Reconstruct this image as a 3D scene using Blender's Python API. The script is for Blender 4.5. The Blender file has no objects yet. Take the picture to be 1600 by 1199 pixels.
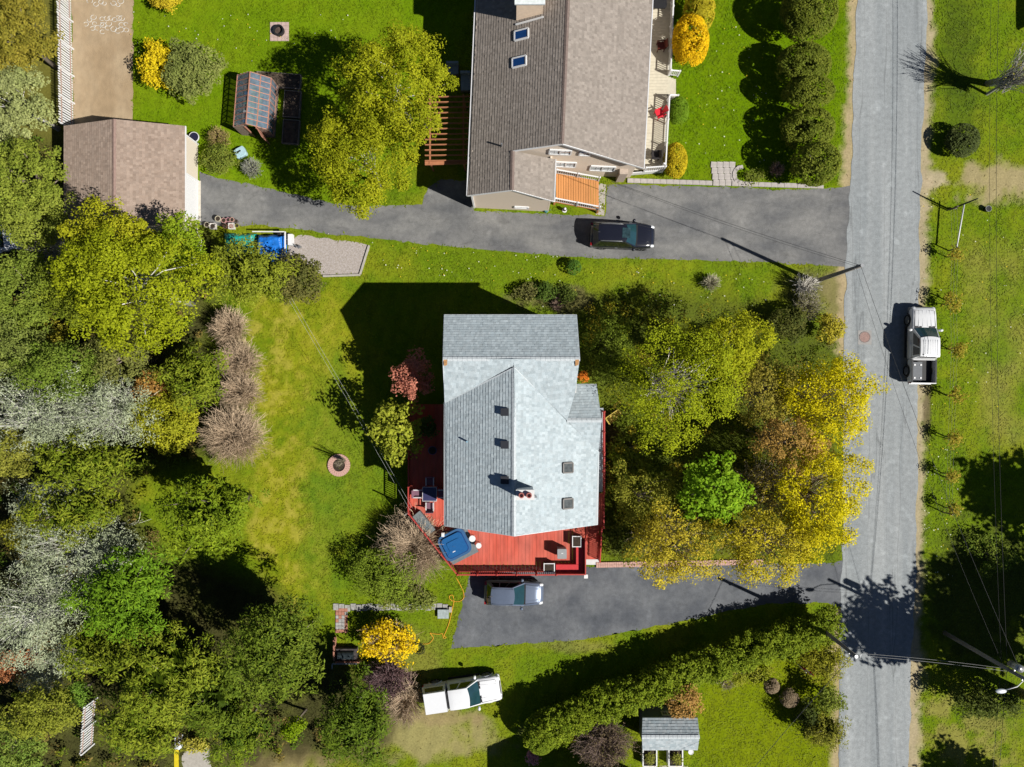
import bpy, bmesh, math
import numpy as np
from mathutils import Vector, Matrix

# ---------------------------------------------------------------- camera, sky, sun, exposure
SC = bpy.context.scene
COL = SC.collection
S, CX, CY, H = 21.0, 800.0, 599.5, 53.0       # ground scale (photo pixels per metre), photo centre, flying height

cam_d = bpy.data.cameras.new("camera")
cam = bpy.data.objects.new("camera", cam_d); COL.objects.link(cam)
cam.location = (0, 0, H)
cam.rotation_euler = (0, 0, 0)
cam_d.sensor_width = 36.0
cam_d.lens = 36.0 * H / (1600.0 / S)
cam_d.clip_end = 2000
SC.camera = cam

SUN_EL = math.radians(43.5)
SUN_H = Vector((0.908, -0.418, 0)).normalized()
TO_SUN = Vector((SUN_H.x * math.cos(SUN_EL), SUN_H.y * math.cos(SUN_EL), math.sin(SUN_EL)))
W = bpy.data.worlds.new("World"); SC.world = W; W.use_nodes = True
nt = W.node_tree
sky = nt.nodes.new("ShaderNodeTexSky"); sky.sky_type = 'NISHITA'; sky.sun_disc = False
sky.sun_elevation = SUN_EL; sky.sun_rotation = math.atan2(SUN_H.x, SUN_H.y)
sky.air_density = 0.45; sky.dust_density = 0.1; sky.ozone_density = 1.6
bg = nt.nodes["Background"]; bg.inputs[1].default_value = 0.05
nt.links.new(sky.outputs[0], bg.inputs[0])
sun_d = bpy.data.lights.new("sun", 'SUN'); sun_d.energy = 5.0; sun_d.angle = math.radians(0.5)
sun_d.color = (1.0, 0.965, 0.90)
sun = bpy.data.objects.new("sun", sun_d); COL.objects.link(sun)
sun.rotation_euler = TO_SUN.to_track_quat('Z', 'Y').to_euler(); sun.location = (20, -10, 40)
SC.view_settings.view_transform = 'Standard'; SC.view_settings.look = 'None'
SC.view_settings.exposure = 0.7; SC.view_settings.gamma = 1.0
SC.view_settings.use_curve_mapping = False
SC.cycles.max_bounces = 5; SC.cycles.diffuse_bounces = 2; SC.cycles.glossy_bounces = 2
SC.cycles.transparent_max_bounces = 6; SC.cycles.transmission_bounces = 3

# ---------------------------------------------------------------- helpers
def P(px, py, z=0.0):
    """a place in metres: where the point at height z stands whose position was measured on the photograph"""
    k = (1 - z / H) / S
    return Vector(((px - CX) * k, -(py - CY) * k, z))
def G(px, py, z=0.0):
    """plan position in photo pixels at ground level, lifted to z"""
    return Vector(((px - CX) / S, -(py - CY) / S, z))
RNG = np.random.default_rng(7)

def tag(o, label=None, cat=None, group=None, kind=None):
    if label: o["label"] = label
    if cat: o["category"] = cat
    if group: o["group"] = group
    if kind: o["kind"] = kind
    return o
def thing(name, label, cat, loc=(0, 0, 0), rotz=0.0, group=None):
    o = bpy.data.objects.new(name, None); COL.objects.link(o)
    o.empty_display_size = 0.2
    o.location = loc; o.rotation_euler = (0, 0, rotz)
    return tag(o, label, cat, group)
def copy_tree(o, parent=None):
    c = o.copy(); COL.objects.link(c)
    if parent is not None: c.parent = parent
    for ch in list(o.children): copy_tree(ch, c)
    return c

class MB:
    def __init__(s): s.v = []; s.f = []; s.c = None
    def add(s, vs, fs):
        n = len(s.v); s.v += [tuple(p) for p in vs]; s.f += [tuple(i + n for i in f) for f in fs]; return s
    def box(s, x0, y0, z0, x1, y1, z1):
        x0, x1 = min(x0, x1), max(x0, x1); y0, y1 = min(y0, y1), max(y0, y1); z0, z1 = min(z0, z1), max(z0, z1)
        return s.add([(x0,y0,z0),(x1,y0,z0),(x1,y1,z0),(x0,y1,z0),(x0,y0,z1),(x1,y0,z1),(x1,y1,z1),(x0,y1,z1)],
              [(0,3,2,1),(4,5,6,7),(0,1,5,4),(1,2,6,5),(2,3,7,6),(3,0,4,7)])
    def bar(s, a, b, w, h, up=(0,0,1)):
        """box beam from a to b, w wide (sideways), h high"""
        a = Vector(a); b = Vector(b); d = (b - a).normalized(); u = Vector(up)
        r = d.cross(u)
        if r.length < 1e-4: r = d.cross(Vector((0,1,0)))
        r.normalize(); u = r.cross(d).normalized(); r = r * (w/2); u = u * (h/2)
        vs = [a-r-u, a+r-u, a+r+u, a-r+u, b-r-u, b+r-u, b+r+u, b-r+u]
        return s.add(vs, [(0,1,2,3),(7,6,5,4),(0,4,5,1),(1,5,6,2),(2,6,7,3),(3,7,4,0)])
    def tube(s, pts, rad, n=6, cap=True):
        pts = [Vector(p) for p in pts]
        if not hasattr(rad, "__len__"): rad = [rad] * len(pts)
        vs = []; fs = []
        for i, p in enumerate(pts):
            d = (pts[min(i+1, len(pts)-1)] - pts[max(i-1, 0)]).normalized()
            r = d.cross(Vector((0,0,1)))
            if r.length < 1e-3: r = Vector((1,0,0))
            r.normalize(); u = r.cross(d).normalized()
            for k in range(n):
                a = 2*math.pi*k/n
                vs.append(p + (r*math.cos(a) + u*math.sin(a)) * rad[i])
        for i in range(len(pts)-1):
            for k in range(n):
                fs.append((i*n+k, i*n+(k+1) % n, (i+1)*n+(k+1) % n, (i+1)*n+k))
        if cap:
            fs.append(tuple(range(n))[::-1]); fs.append(tuple((len(pts)-1)*n+k for k in range(n)))
        return s.add(vs, fs)
    def cyl(s, c, r, z0, z1, n=16, r2=None):
        r2 = r if r2 is None else r2
        vs = [(c[0]+r*math.cos(2*math.pi*k/n), c[1]+r*math.sin(2*math.pi*k/n), z0) for k in range(n)]
        vs += [(c[0]+r2*math.cos(2*math.pi*k/n), c[1]+r2*math.sin(2*math.pi*k/n), z1) for k in range(n)]
        fs = [(k, (k+1) % n, n+(k+1) % n, n+k) for k in range(n)] + [tuple(range(n))[::-1], tuple(range(n, 2*n))]
        return s.add(vs, fs)
    def ring(s, c, r0, r1, z0, z1, n=24, a0=0, a1=2*math.pi):
        vs = []; fs = []; full = abs(a1-a0-2*math.pi) < 1e-6; m = n if full else n+1
        for k in range(m):
            a = a0+(a1-a0)*k/n; ca, sa = math.cos(a), math.sin(a)
            vs += [(c[0]+r0*ca,c[1]+r0*sa,z0),(c[0]+r1*ca,c[1]+r1*sa,z0),(c[0]+r1*ca,c[1]+r1*sa,z1),(c[0]+r0*ca,c[1]+r0*sa,z1)]
        for k in range(n):
            a = 4*k; b = 4*((k+1) % m)
            fs += [(a,b,b+1,a+1),(a+1,b+1,b+2,a+2),(a+2,b+2,b+3,a+3),(a+3,b+3,b,a)]
        if not full: fs += [(0,1,2,3), (4*n+3,4*n+2,4*n+1,4*n)]
        return s.add(vs, fs)
    def prism(s, poly, z0, z1):
        n = len(poly)
        ar = sum(poly[i][0]*poly[(i+1) % n][1]-poly[(i+1) % n][0]*poly[i][1] for i in range(n))
        if ar < 0: poly = list(poly)[::-1]
        vs = [(p[0],p[1],z0) for p in poly] + [(p[0],p[1],z1) for p in poly]
        fs = [tuple(range(n))[::-1], tuple(range(n,2*n))] + [(k,(k+1) % n,n+(k+1) % n,n+k) for k in range(n)]
        return s.add(vs, fs)
    def slab(s, pts, t):
        """3D polygon thickened downward by t"""
        n = len(pts); pts = [Vector(p) for p in pts]
        nz = (pts[1]-pts[0]).cross(pts[2]-pts[1]).z
        if nz < 0: pts = pts[::-1]
        vs = pts + [p - Vector((0,0,t)) for p in pts]
        fs = [tuple(range(n)), tuple(range(n,2*n))[::-1]] + [(k,n+k,n+(k+1) % n,(k+1) % n) for k in range(n)]
        return s.add(vs, fs)
    def ball(s, c, rx, ry, rz, n=12, m=8):
        vs = [(c[0],c[1],c[2]-rz)]; fs = []
        for j in range(1, m):
            t = -math.pi/2+math.pi*j/m
            for k in range(n):
                a = 2*math.pi*k/n
                vs.append((c[0]+rx*math.cos(t)*math.cos(a), c[1]+ry*math.cos(t)*math.sin(a), c[2]+rz*math.sin(t)))
        vs.append((c[0],c[1],c[2]+rz)); L = len(vs)-1
        for k in range(n):
            fs.append((0, 1+(k+1) % n, 1+k)); fs.append((L, L-n+k, L-n+(k+1) % n))
        for j in range(m-2):
            for k in range(n):
                a = 1+j*n+k; b = 1+j*n+(k+1) % n; fs.append((a,b,b+n,a+n))
        return s.add(vs, fs)
    def mesh(s, name, mat, smooth=False):
        me = bpy.data.meshes.new(name); me.from_pydata(s.v, [], s.f)
        if mat: me.materials.append(mat)
        if s.c is not None:
            a = me.attributes.new("Col", 'FLOAT_COLOR', 'POINT')
            c = np.ones((len(s.v), 4), np.float32); c[:, :3] = np.array(s.c, np.float32); a.data.foreach_set("color", c.ravel())
        if smooth: me.polygons.foreach_set("use_smooth", [True]*len(me.polygons))
        me.update(); return me
    def build(s, name, mat, parent=None, local=False, smooth=False, **kw):
        o = bpy.data.objects.new(name, s.mesh(name, mat, smooth)); COL.objects.link(o)
        put(o, parent, local); return tag(o, **kw)
def put(o, parent, local=False):
    if parent is not None:
        o.parent = parent
        if not local:
            m = Matrix.Identity(4); q = parent
            while q is not None:
                m = q.matrix_basis @ (m if q is parent else m); q = q.parent
            o.matrix_parent_inverse = parent.matrix_basis.inverted() if parent.parent is None else Matrix.Identity(4)
    return o
def inst(me, name, parent, loc=(0,0,0), rot=(0,0,0), local=False, scale=None):
    o = bpy.data.objects.new(name, me); COL.objects.link(o)
    o.location = loc; o.rotation_euler = rot
    if scale: o.scale = scale
    return put(o, parent, local)
def soup(name, V, F, mat, C=None, parent=None, smooth=False, local=False, **kw):
    """numpy vertices and faces (all triangles or all quads) as one mesh object"""
    me = bpy.data.meshes.new(name); V = np.asarray(V, np.float32); F = np.asarray(F, np.int32); k = F.shape[1]
    me.vertices.add(len(V)); me.vertices.foreach_set("co", V.ravel())
    me.loops.add(F.size); me.loops.foreach_set("vertex_index", F.ravel())
    me.polygons.add(len(F)); me.polygons.foreach_set("loop_start", np.arange(0, F.size, k, dtype=np.int32))
    me.polygons.foreach_set("use_smooth", np.full(len(F), bool(smooth)))
    if C is not None:
        a = me.attributes.new("Col", 'FLOAT_COLOR', 'POINT')
        c = np.ones((len(V), 4), np.float32); c[:, :3] = C; a.data.foreach_set("color", c.ravel())
    me.materials.append(mat); me.update(calc_edges=True); me.validate()
    o = bpy.data.objects.new(name, me); COL.objects.link(o); put(o, parent, local)
    return tag(o, **kw)

# ---------------------------------------------------------------- numpy noise
_T = np.random.default_rng(3).random((256, 256)).astype(np.float32)
def vnoise(x, y):
    xi = np.floor(x).astype(int); yi = np.floor(y).astype(int); fx = x-xi; fy = y-yi
    fx = fx*fx*(3-2*fx); fy = fy*fy*(3-2*fy)
    a = _T[yi & 255, xi & 255]; b = _T[yi & 255, (xi+1) & 255]; c = _T[(yi+1) & 255, xi & 255]; d = _T[(yi+1) & 255, (xi+1) & 255]
    return (a*(1-fx)+b*fx)*(1-fy)+(c*(1-fx)+d*fx)*fy
def fbm(x, y, s, o=3, off=0):
    r = 0; t = 0; am = 1
    for k in range(o):
        r = r+am*vnoise(x/s*(2**k)+off+17.3*k, y/s*(2**k)+off*1.7+9.1*k); t += am; am *= .55
    return r/t
def inpoly(x, y, poly):
    r = np.zeros(np.shape(x), bool); n = len(poly)
    for i in range(n):
        x0, y0 = poly[i]; x1, y1 = poly[(i+1) % n]
        if y0 == y1: continue
        c = ((y0 > y) != (y1 > y)) & (x < (x1-x0)*(y-y0)/(y1-y0)+x0); r ^= c
    return r

# ---------------------------------------------------------------- materials
MATS = {}
ALB = .70          # measured picture values -> base colours at this exposure
def pm(name, col, rough=.7, var=.12, scale=6.0, bump=0.0, bscale=None, metal=0.0, attr=False, spec=.3, alpha=1.0,
       stretch=None, col2=None, coat=0.0, trans=0.0):
    """Principled material: base colour with noise mottling, optional per-vertex colour, bump"""
    if name in MATS: return MATS[name]
    col = tuple(c*ALB for c in col); col2 = tuple(c*ALB for c in col2) if col2 else None
    m = bpy.data.materials.new(name); m.use_nodes = True; n = m.node_tree; b = n.nodes["Principled BSDF"]; L = n.links.new
    b.inputs["Roughness"].default_value = rough; b.inputs["Metallic"].default_value = metal
    b.inputs["Specular IOR Level"].default_value = spec; b.inputs["Alpha"].default_value = alpha
    b.inputs["Coat Weight"].default_value = coat; b.inputs["Transmission Weight"].default_value = trans
    tc = n.nodes.new("ShaderNodeTexCoord"); mp = n.nodes.new("ShaderNodeMapping"); L(tc.outputs["Object"], mp.inputs[0])
    if stretch: mp.inputs["Scale"].default_value = stretch
    nz = n.nodes.new("ShaderNodeTexNoise"); nz.inputs["Scale"].default_value = scale; nz.inputs["Detail"].default_value = 5
    L(mp.outputs[0], nz.inputs["Vector"])
    mr = n.nodes.new("ShaderNodeMapRange"); mr.inputs[1].default_value = .3; mr.inputs[2].default_value = .7
    mr.inputs[3].default_value = 1-var; mr.inputs[4].default_value = 1+var; L(nz.outputs[0], mr.inputs[0])
    mx = n.nodes.new("ShaderNodeVectorMath"); mx.operation = 'SCALE'; L(mr.outputs[0], mx.inputs["Scale"])
    if attr:
        at = n.nodes.new("ShaderNodeAttribute"); at.attribute_name = "Col"; L(at.outputs["Color"], mx.inputs[0])
    elif col2:
        n2 = n.nodes.new("ShaderNodeTexNoise"); n2.inputs["Scale"].default_value = scale*.23; n2.inputs["Detail"].default_value = 6
        L(mp.outputs[0], n2.inputs["Vector"])
        r2 = n.nodes.new("ShaderNodeMapRange"); r2.inputs[1].default_value = .38; r2.inputs[2].default_value = .62; L(n2.outputs[0], r2.inputs[0])
        mc = n.nodes.new("ShaderNodeMix"); mc.data_type = 'RGBA'; L(r2.outputs[0], mc.inputs[0])
        mc.inputs[6].default_value = (*col, 1); mc.inputs[7].default_value = (*col2, 1); L(mc.outputs[2], mx.inputs[0])
    else:
        mx.inputs[0].default_value = col
    L(mx.outputs[0], b.inputs["Base Color"])
    if bump:
        bp = n.nodes.new("ShaderNodeBump"); bp.inputs["Strength"].default_value = bump; bp.inputs["Distance"].default_value = .05
        nb = n.nodes.new("ShaderNodeTexNoise"); nb.inputs["Scale"].default_value = bscale or scale*3; nb.inputs["Detail"].default_value = 4
        L(mp.outputs[0], nb.inputs["Vector"]); L(nb.outputs[0], bp.inputs["Height"]); L(bp.outputs[0], b.inputs["Normal"])
    MATS[name] = m; return m
def leafmat(name, tr=.35):
    m = bpy.data.materials.new(name); m.use_nodes = True; n = m.node_tree; L = n.links.new
    b = n.nodes["Principled BSDF"]; out = n.nodes["Material Output"]
    at = n.nodes.new("ShaderNodeAttribute"); at.attribute_name = "Col"
    L(at.outputs["Color"], b.inputs["Base Color"]); b.inputs["Roughness"].default_value = .65; b.inputs["Specular IOR Level"].default_value = .07
    t = n.nodes.new("ShaderNodeBsdfTranslucent"); L(at.outputs["Color"], t.inputs[0])
    mx = n.nodes.new("ShaderNodeMixShader"); mx.inputs[0].default_value = tr
    L(b.outputs[0], mx.inputs[1]); L(t.outputs[0], mx.inputs[2]); L(mx.outputs[0], out.inputs[0]); return m
M_LEAF = leafmat("leaf", .35)
M_NEEDLE = leafmat("needle", .12)
M_TWIG = pm("twig", (1,1,1), .8, .1, 5, attr=True)
M_GRASS = leafmat("grass_blade", .3)
M_WHITE = pm("white_paint", (.78,.78,.78), .45, .04)
M_SOIL = pm("soil", (.045,.032,.022), .95, .4, 9, bump=.8)
M_WOODGREY = pm("weathered_wood", (.20,.17,.14), .85, .2, 8, stretch=(1,1,.2))
M_DARK = pm("dark_plastic", (.02,.02,.022), .5, .1)
M_CONC = pm("concrete", (.42,.39,.34), .85, .12, 5, bump=.2)
M_BRICK = pm("brick_clay", (.42,.19,.13), .85, .2, 14)
M_STEEL = pm("grey_metal", (.42,.43,.44), .4, .08, metal=.7)
M_GLASS = pm("window_glass", (.02,.035,.05), .06, .05, spec=.6)
# ---------------------------------------------------------------- ground, road, driveways
ROAD_L = [(1344,-500),(1339,-100),(1338,0),(1333,150),(1328,300),(1322,410),(1318,600),(1316,800),(1313,945),(1312,1060),(1311,1199),(1310,1700)]
ROAD_R = [(1456,-500),(1451,-100),(1449,0),(1443,150),(1438,300),(1435,450),(1434,600),(1433,760),(1430,900),(1424,1060),(1419,1199),(1405,1700)]
ROAD = ROAD_L + ROAD_R[::-1]
DRIVE_N = [(312,268),(340,279),(400,290),(470,306),(520,319),(600,322),(660,320),(669,293),(690,280),(733,283),(741,330),(860,334),(945,338),(948,289),(980,288),(1100,292),(1200,296),(1262,297),(1325,291),(1340,288),(1332,424),(1318,417),(1205,410),(1040,405),(880,401),(690,384),(600,374),(520,367),(455,356),(400,352),(312,352)]
DRIVE_S = [(738,885),(704,1014),(800,1007),(905,1000),(1010,982),(1110,962),(1200,943),(1286,942),(1322,950),(1326,874),(1296,880),(1192,882),(1000,884),(930,886)]
SANDPAD = [(112,-60),(208,-60),(208,100),(207,186),(206,215),(116,215),(113,100)]
GRAVEL = [(452,372),(480,368),(530,376),(577,384),(563,428),(505,430),(470,410),(448,408)]
def jag(poly, step=9.0, amp=1.3, seed=1):
    """outline with a gently wandering edge; corners stay put"""
    out = []; s = seed*31.7
    for i in range(len(poly)):
        a = np.array(poly[i], float); b = np.array(poly[(i+1) % len(poly)], float); L = np.hypot(*(b-a)); n = max(1, int(L/step))
        nrm = np.array([-(b-a)[1], (b-a)[0]])/max(L, 1e-6)
        for k in range(n):
            w = (vnoise(np.array(s+k*.8), np.array(s*.3))-.5)*2+(vnoise(np.array(s+k*2.3), np.array(s*.7))-.5)
            out.append(tuple(a+(b-a)*k/n+nrm*(float(w)*amp*min(1, 2*k/n*3, (n-k)/n*6))))
        s += 3.7+n*.8
    return out

def gcol(px, py):
    """ground colour (lawn, dry grass, leaf litter, soil, some painted tree shade) at plan position px, py"""
    px = np.asarray(px, float); py = np.asarray(py, float)
    n1 = fbm(px, py, 70, 4, 3); n2 = fbm(px, py, 22, 4, 11); n3 = fbm(px, py, 8, 3, 29)
    def mix(c, d, t): return c*(1-t[..., None])+np.array(d)*t[..., None]
    def blob(x, y, rx, ry, soft=.5, nz=.5):
        d = np.hypot((px-x)/rx, (py-y)/ry)+(n2-.5)*nz*2+(n3-.5)*.3
        return np.clip((1-d)/soft+.5, 0, 1)
    def area(poly, soft=0):
        j = (n2-.5)*30+(n3-.5)*8; s = 0
        for dx, dy in ((0,0),(14,4),(-13,6),(5,-14),(-4,13),(8,9),(-9,-8),(20,-10),(-19,-3),(3,22),(-2,-21)): s = s+inpoly(px+j+dx, py+j*.8+dy, poly)
        return s/11.0
    c = np.zeros(px.shape+(3,))+np.array((.098,.148,.006))
    c = mix(c, (.165,.180,.010), np.clip((n1*.6+n2*.4-.42)*2.6, 0, 1))
    c = mix(c, (.066,.125,.003), np.clip((.47-n2)*3, 0, 1)*.5)
    # lush neighbour lawns
    c = mix(c, (.082,.150,.001), area([(1050,-40),(1330,-40),(1320,300),(1050,290)])*.75)
    c = mix(c, (.098,.172,.002), area([(205,-40),(740,-40),(740,60),(520,330),(205,300)])*.6)
    c = mix(c, (.125,.155,.003), area([(1090,1030),(1325,980),(1320,1260),(1080,1260)])*.75)
    # dry back lawn
    dry = area([(385,470),(520,445),(575,520),(585,760),(530,830),(520,960),(455,985),(420,900),(385,860),(405,760),(390,640)])
    c = mix(c, (.205,.205,.010), dry*np.clip((n1*.4+n2*.3+n3*.3-.22)*2.0, 0, .8))
    c = mix(c, (.265,.225,.045), dry*np.clip((n2*.5+n3*.5-.50)*3.2, 0, .6)*np.clip((560-px)/120, 0, 1))
    c = mix(c, (.075,.14,.01), blob(535,700,60,150,.8)*.55); c = mix(c, (.075,.14,.01), blob(505,850,40,90,.8)*.5)
    c = mix(c, (.24,.20,.09), blob(655,1150,110,35,.6,.8)*.8); c = mix(c, (.22,.17,.08), blob(430,1185,110,22,.6,.8)*.9)
    c = mix(c, (.21,.16,.08), blob(700,1122,45,12,.6,.7)*.7); c = mix(c, (.17,.15,.05), blob(900,1010,60,9,.6)*.5)
    c = mix(c, (.16,.15,.03), blob(640,1030,50,45,.7)*.7)
    # woods floor: leaf litter, its colour darkened to stand in for tree shade
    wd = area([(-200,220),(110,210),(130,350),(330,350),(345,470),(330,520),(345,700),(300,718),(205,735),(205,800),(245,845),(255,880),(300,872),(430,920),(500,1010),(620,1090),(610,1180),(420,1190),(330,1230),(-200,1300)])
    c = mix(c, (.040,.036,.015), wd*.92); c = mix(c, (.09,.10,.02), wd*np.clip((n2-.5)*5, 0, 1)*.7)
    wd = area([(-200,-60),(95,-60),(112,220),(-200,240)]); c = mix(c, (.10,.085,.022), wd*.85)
    # under the front trees, beds by the house
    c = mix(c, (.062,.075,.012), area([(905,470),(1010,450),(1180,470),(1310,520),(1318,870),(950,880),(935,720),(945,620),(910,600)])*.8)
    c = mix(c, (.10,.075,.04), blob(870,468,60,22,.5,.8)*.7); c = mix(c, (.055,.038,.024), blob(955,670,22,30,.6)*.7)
    c = mix(c, (.11,.085,.05), blob(1265,455,45,30,.6)*.6); c = mix(c, (.16,.135,.06), blob(1302,470,18,60,.6)*.8)
    # east side
    c = mix(c, (.20,.18,.05), area([(1500,380),(1700,380),(1700,690),(1545,690)])*np.clip((n1-.3)*1.4, 0, .55))
    c = mix(c, (.05,.075,.008), blob(1500,60,30,90,.8)*.7); c = mix(c, (.05,.08,.008), blob(1500,170,38,50,.8)*.6)
    c = mix(c, (.27,.215,.12), blob(1560,282,62,28,.6,.9)*.85); c = mix(c, (.33,.27,.19), blob(1462,282,26,16,.35,.9)*.8)
    c = mix(c, (.19,.17,.05), area([(1425,1060),(1580,1110),(1600,1210),(1425,1210)])*np.clip((n2-.42)*4, 0, .7))
    c = mix(c, (.05,.06,.012), blob(1530,930,85,110,.5,.6)*.8)  # verge colour darkened where the tall trees' shade lies
    # road verges
    xl = np.interp(py, [p[1] for p in ROAD_L], [p[0] for p in ROAD_L]); xr = np.interp(py, [p[1] for p in ROAD_R], [p[0] for p in ROAD_R])
    v = np.clip(1-(xl-px)/(10+14*n1)+(n3-.5)*.9, 0, 1)*(px < xl+20); c = mix(c, (.30,.235,.14), np.clip(v*1.5, 0, .9)*((py < 300) | ((py > 405) & (py < 560)) | (py > 950)))
    v = np.clip(1-(px-xr)/(8+22*n1)+(n3-.5)*.9, 0, 1)*(px > xr-20); c = mix(c, (.30,.245,.16), np.clip(v*1.5, 0, .9))
    c = mix(c, (.10,.075,.045), blob(1449,640,6,70,.5,.9)*.8)
    mow = 1+.045*np.sin((px*.96+py*.28)/3.4+3*n1)*(n1 > .35)
    return np.clip(c*mow[..., None]*(.88+.24*n3)[..., None], .002, 1)

def axis(a, b, st, far):
    m = np.arange(a, b+st, st); return np.concatenate([[a-far], m, [b+far]])
gx = axis(-60, 1660, 4, 9000); gy = axis(-60, 1260, 4, 9000)
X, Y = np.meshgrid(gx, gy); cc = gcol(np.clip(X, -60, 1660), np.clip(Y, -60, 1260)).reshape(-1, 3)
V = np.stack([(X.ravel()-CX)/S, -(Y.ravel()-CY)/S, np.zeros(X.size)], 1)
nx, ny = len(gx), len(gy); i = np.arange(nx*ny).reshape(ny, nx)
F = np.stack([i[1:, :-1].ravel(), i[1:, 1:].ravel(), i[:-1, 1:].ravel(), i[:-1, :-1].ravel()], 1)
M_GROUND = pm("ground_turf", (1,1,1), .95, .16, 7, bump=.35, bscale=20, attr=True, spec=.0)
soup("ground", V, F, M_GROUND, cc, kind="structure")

def sheet(name, poly, z, mat, seed=1, jagged=True, **kw):
    pts = jag(poly, 7, 2.2, seed) if jagged else poly
    bm = bmesh.new(); vs = [bm.verts.new(G(x, y, z)) for x, y in pts]
    f = bm.faces.new(vs); bmesh.ops.triangulate(bm, faces=[f]); bmesh.ops.recalc_face_normals(bm, faces=bm.faces)
    if bm.faces[:][0].normal.z < 0: bmesh.ops.reverse_faces(bm, faces=bm.faces)
    me = bpy.data.meshes.new(name); bm.to_mesh(me); bm.free(); me.materials.append(mat)
    o = bpy.data.objects.new(name, me); COL.objects.link(o); return tag(o, **kw)
def asphalt(name, c1, c2, streak=(1,1,1), crack=.5, scale=1.0):
    c1 = tuple(c*ALB*.95 for c in c1); c2 = tuple(c*ALB*.95 for c in c2)
    m = bpy.data.materials.new(name); m.use_nodes = True; n = m.node_tree; L = n.links.new; b = n.nodes["Principled BSDF"]
    b.inputs["Roughness"].default_value = .85; b.inputs["Specular IOR Level"].default_value = .25
    tc = n.nodes.new("ShaderNodeTexCoord"); mp = n.nodes.new("ShaderNodeMapping"); mp.inputs["Scale"].default_value = streak; L(tc.outputs["Object"], mp.inputs[0])
    def noise(s, d, v): 
        q = n.nodes.new("ShaderNodeTexNoise"); q.inputs["Scale"].default_value = s; q.inputs["Detail"].default_value = d; L(v, q.inputs["Vector"]); return q.outputs[0]
    def rng(v, a, bb, c, d):
        q = n.nodes.new("ShaderNodeMapRange"); q.inputs[1].default_value = a; q.inputs[2].default_value = bb; q.inputs[3].default_value = c; q.inputs[4].default_value = d; L(v, q.inputs[0]); return q.outputs[0]
    big = rng(noise(.55*scale, 6, mp.outputs[0]), .35, .65, 0, 1)
    mc = n.nodes.new("ShaderNodeMix"); mc.data_type = 'RGBA'; mc.inputs[6].default_value = (*c1, 1); mc.inputs[7].default_value = (*c2, 1); L(big, mc.inputs[0])
    fine = rng(noise(26, 3, tc.outputs["Object"]), .3, .7, .80, 1.20); med = rng(noise(3.2, 5, tc.outputs["Object"]), .3, .7, .88, 1.12)
    vo = n.nodes.new("ShaderNodeTexVoronoi"); vo.feature = 'DISTANCE_TO_EDGE'; vo.inputs["Scale"].default_value = .35
    wv = n.nodes.new("ShaderNodeVectorMath"); wv.operation = 'MULTIPLY_ADD'; nz = n.nodes.new("ShaderNodeTexNoise"); nz.inputs["Scale"].default_value = 1.2; L(mp.outputs[0], nz.inputs["Vector"])
    L(nz.outputs["Color"], wv.inputs[0]); wv.inputs[1].default_value = (1.6, 1.6, 0); L(mp.outputs[0], wv.inputs[2]); L(wv.outputs[0], vo.inputs["Vector"])
    ck = rng(vo.outputs["Distance"], .0, .012, 1-crack, 1)
    st = rng(noise(.9, 7, tc.outputs["Object"]), .60, .72, 1.0, 1.30); dk_ = rng(noise(.7, 5, mp.outputs[0]), .28, .36, .78, 1.0)
    ms = n.nodes.new("ShaderNodeMath"); ms.operation = 'MULTIPLY'; L(st, ms.inputs[0]); L(dk_, ms.inputs[1])
    mm = n.nodes.new("ShaderNodeMath"); mm.operation = 'MULTIPLY'; L(ms.outputs[0], mm.inputs[0]); L(med, mm.inputs[1]); med = mm.outputs[0]
    mu = n.nodes.new("ShaderNodeMath"); mu.operation = 'MULTIPLY'; L(fine, mu.inputs[0]); L(med, mu.inputs[1])
    mu2 = n.nodes.new("ShaderNodeMath"); mu2.operation = 'MULTIPLY'; L(mu.outputs[0], mu2.inputs[0]); L(ck, mu2.inputs[1])
    sc = n.nodes.new("ShaderNodeVectorMath"); sc.operation = 'SCALE'; L(mc.outputs[2], sc.inputs[0]); L(mu2.outputs[0], sc.inputs["Scale"]); L(sc.outputs[0], b.inputs["Base Color"])
    bp = n.nodes.new("ShaderNodeBump"); bp.inputs["Strength"].default_value = .35; bp.inputs["Distance"].default_value = .02; L(fine, bp.inputs["Height"]); L(bp.outputs[0], b.inputs["Normal"])
    return m
M_ROAD = asphalt("old_road_asphalt", (.262,.285,.295), (.345,.365,.370), (1.3,.06,1), .30, 1.6)
M_DRN = asphalt("driveway_asphalt_worn", (.130,.132,.136), (.235,.231,.222), (.6,1,1), .16)
M_DRS = asphalt("driveway_asphalt_new", (.092,.100,.115), (.160,.168,.180), (1,1,1), .12)
ys_ = np.arange(-500, 1701, 8.0); xl_ = np.interp(ys_, [p[1] for p in ROAD_L], [p[0] for p in ROAD_L])+(fbm(ys_, ys_*0, 26, 3, 4)-.5)*7; xr_ = np.interp(ys_, [p[1] for p in ROAD_R], [p[0] for p in ROAD_R])+(fbm(ys_, ys_*0, 26, 3, 8)-.5)*9
m_ = len(ys_); f_ = np.linspace(0, 1, 9); RX = xl_[:,None]*(1-f_)+xr_[:,None]*f_; RY_ = np.repeat(ys_[:,None], 9, 1); ri = np.arange(m_*9).reshape(m_, 9)
soup("road", np.stack([(RX.ravel()-CX)/S, -(RY_.ravel()-CY)/S, np.full(m_*9, .016)], 1), np.stack([ri[1:,:-1].ravel(), ri[1:,1:].ravel(), ri[:-1,1:].ravel(), ri[:-1,:-1].ravel()], 1), M_ROAD, kind="structure")
sheet("driveway", DRIVE_N, .008, M_DRN, 3, kind="structure")
sheet("driveway", DRIVE_S, .008, M_DRS, 4, kind="structure")
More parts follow.
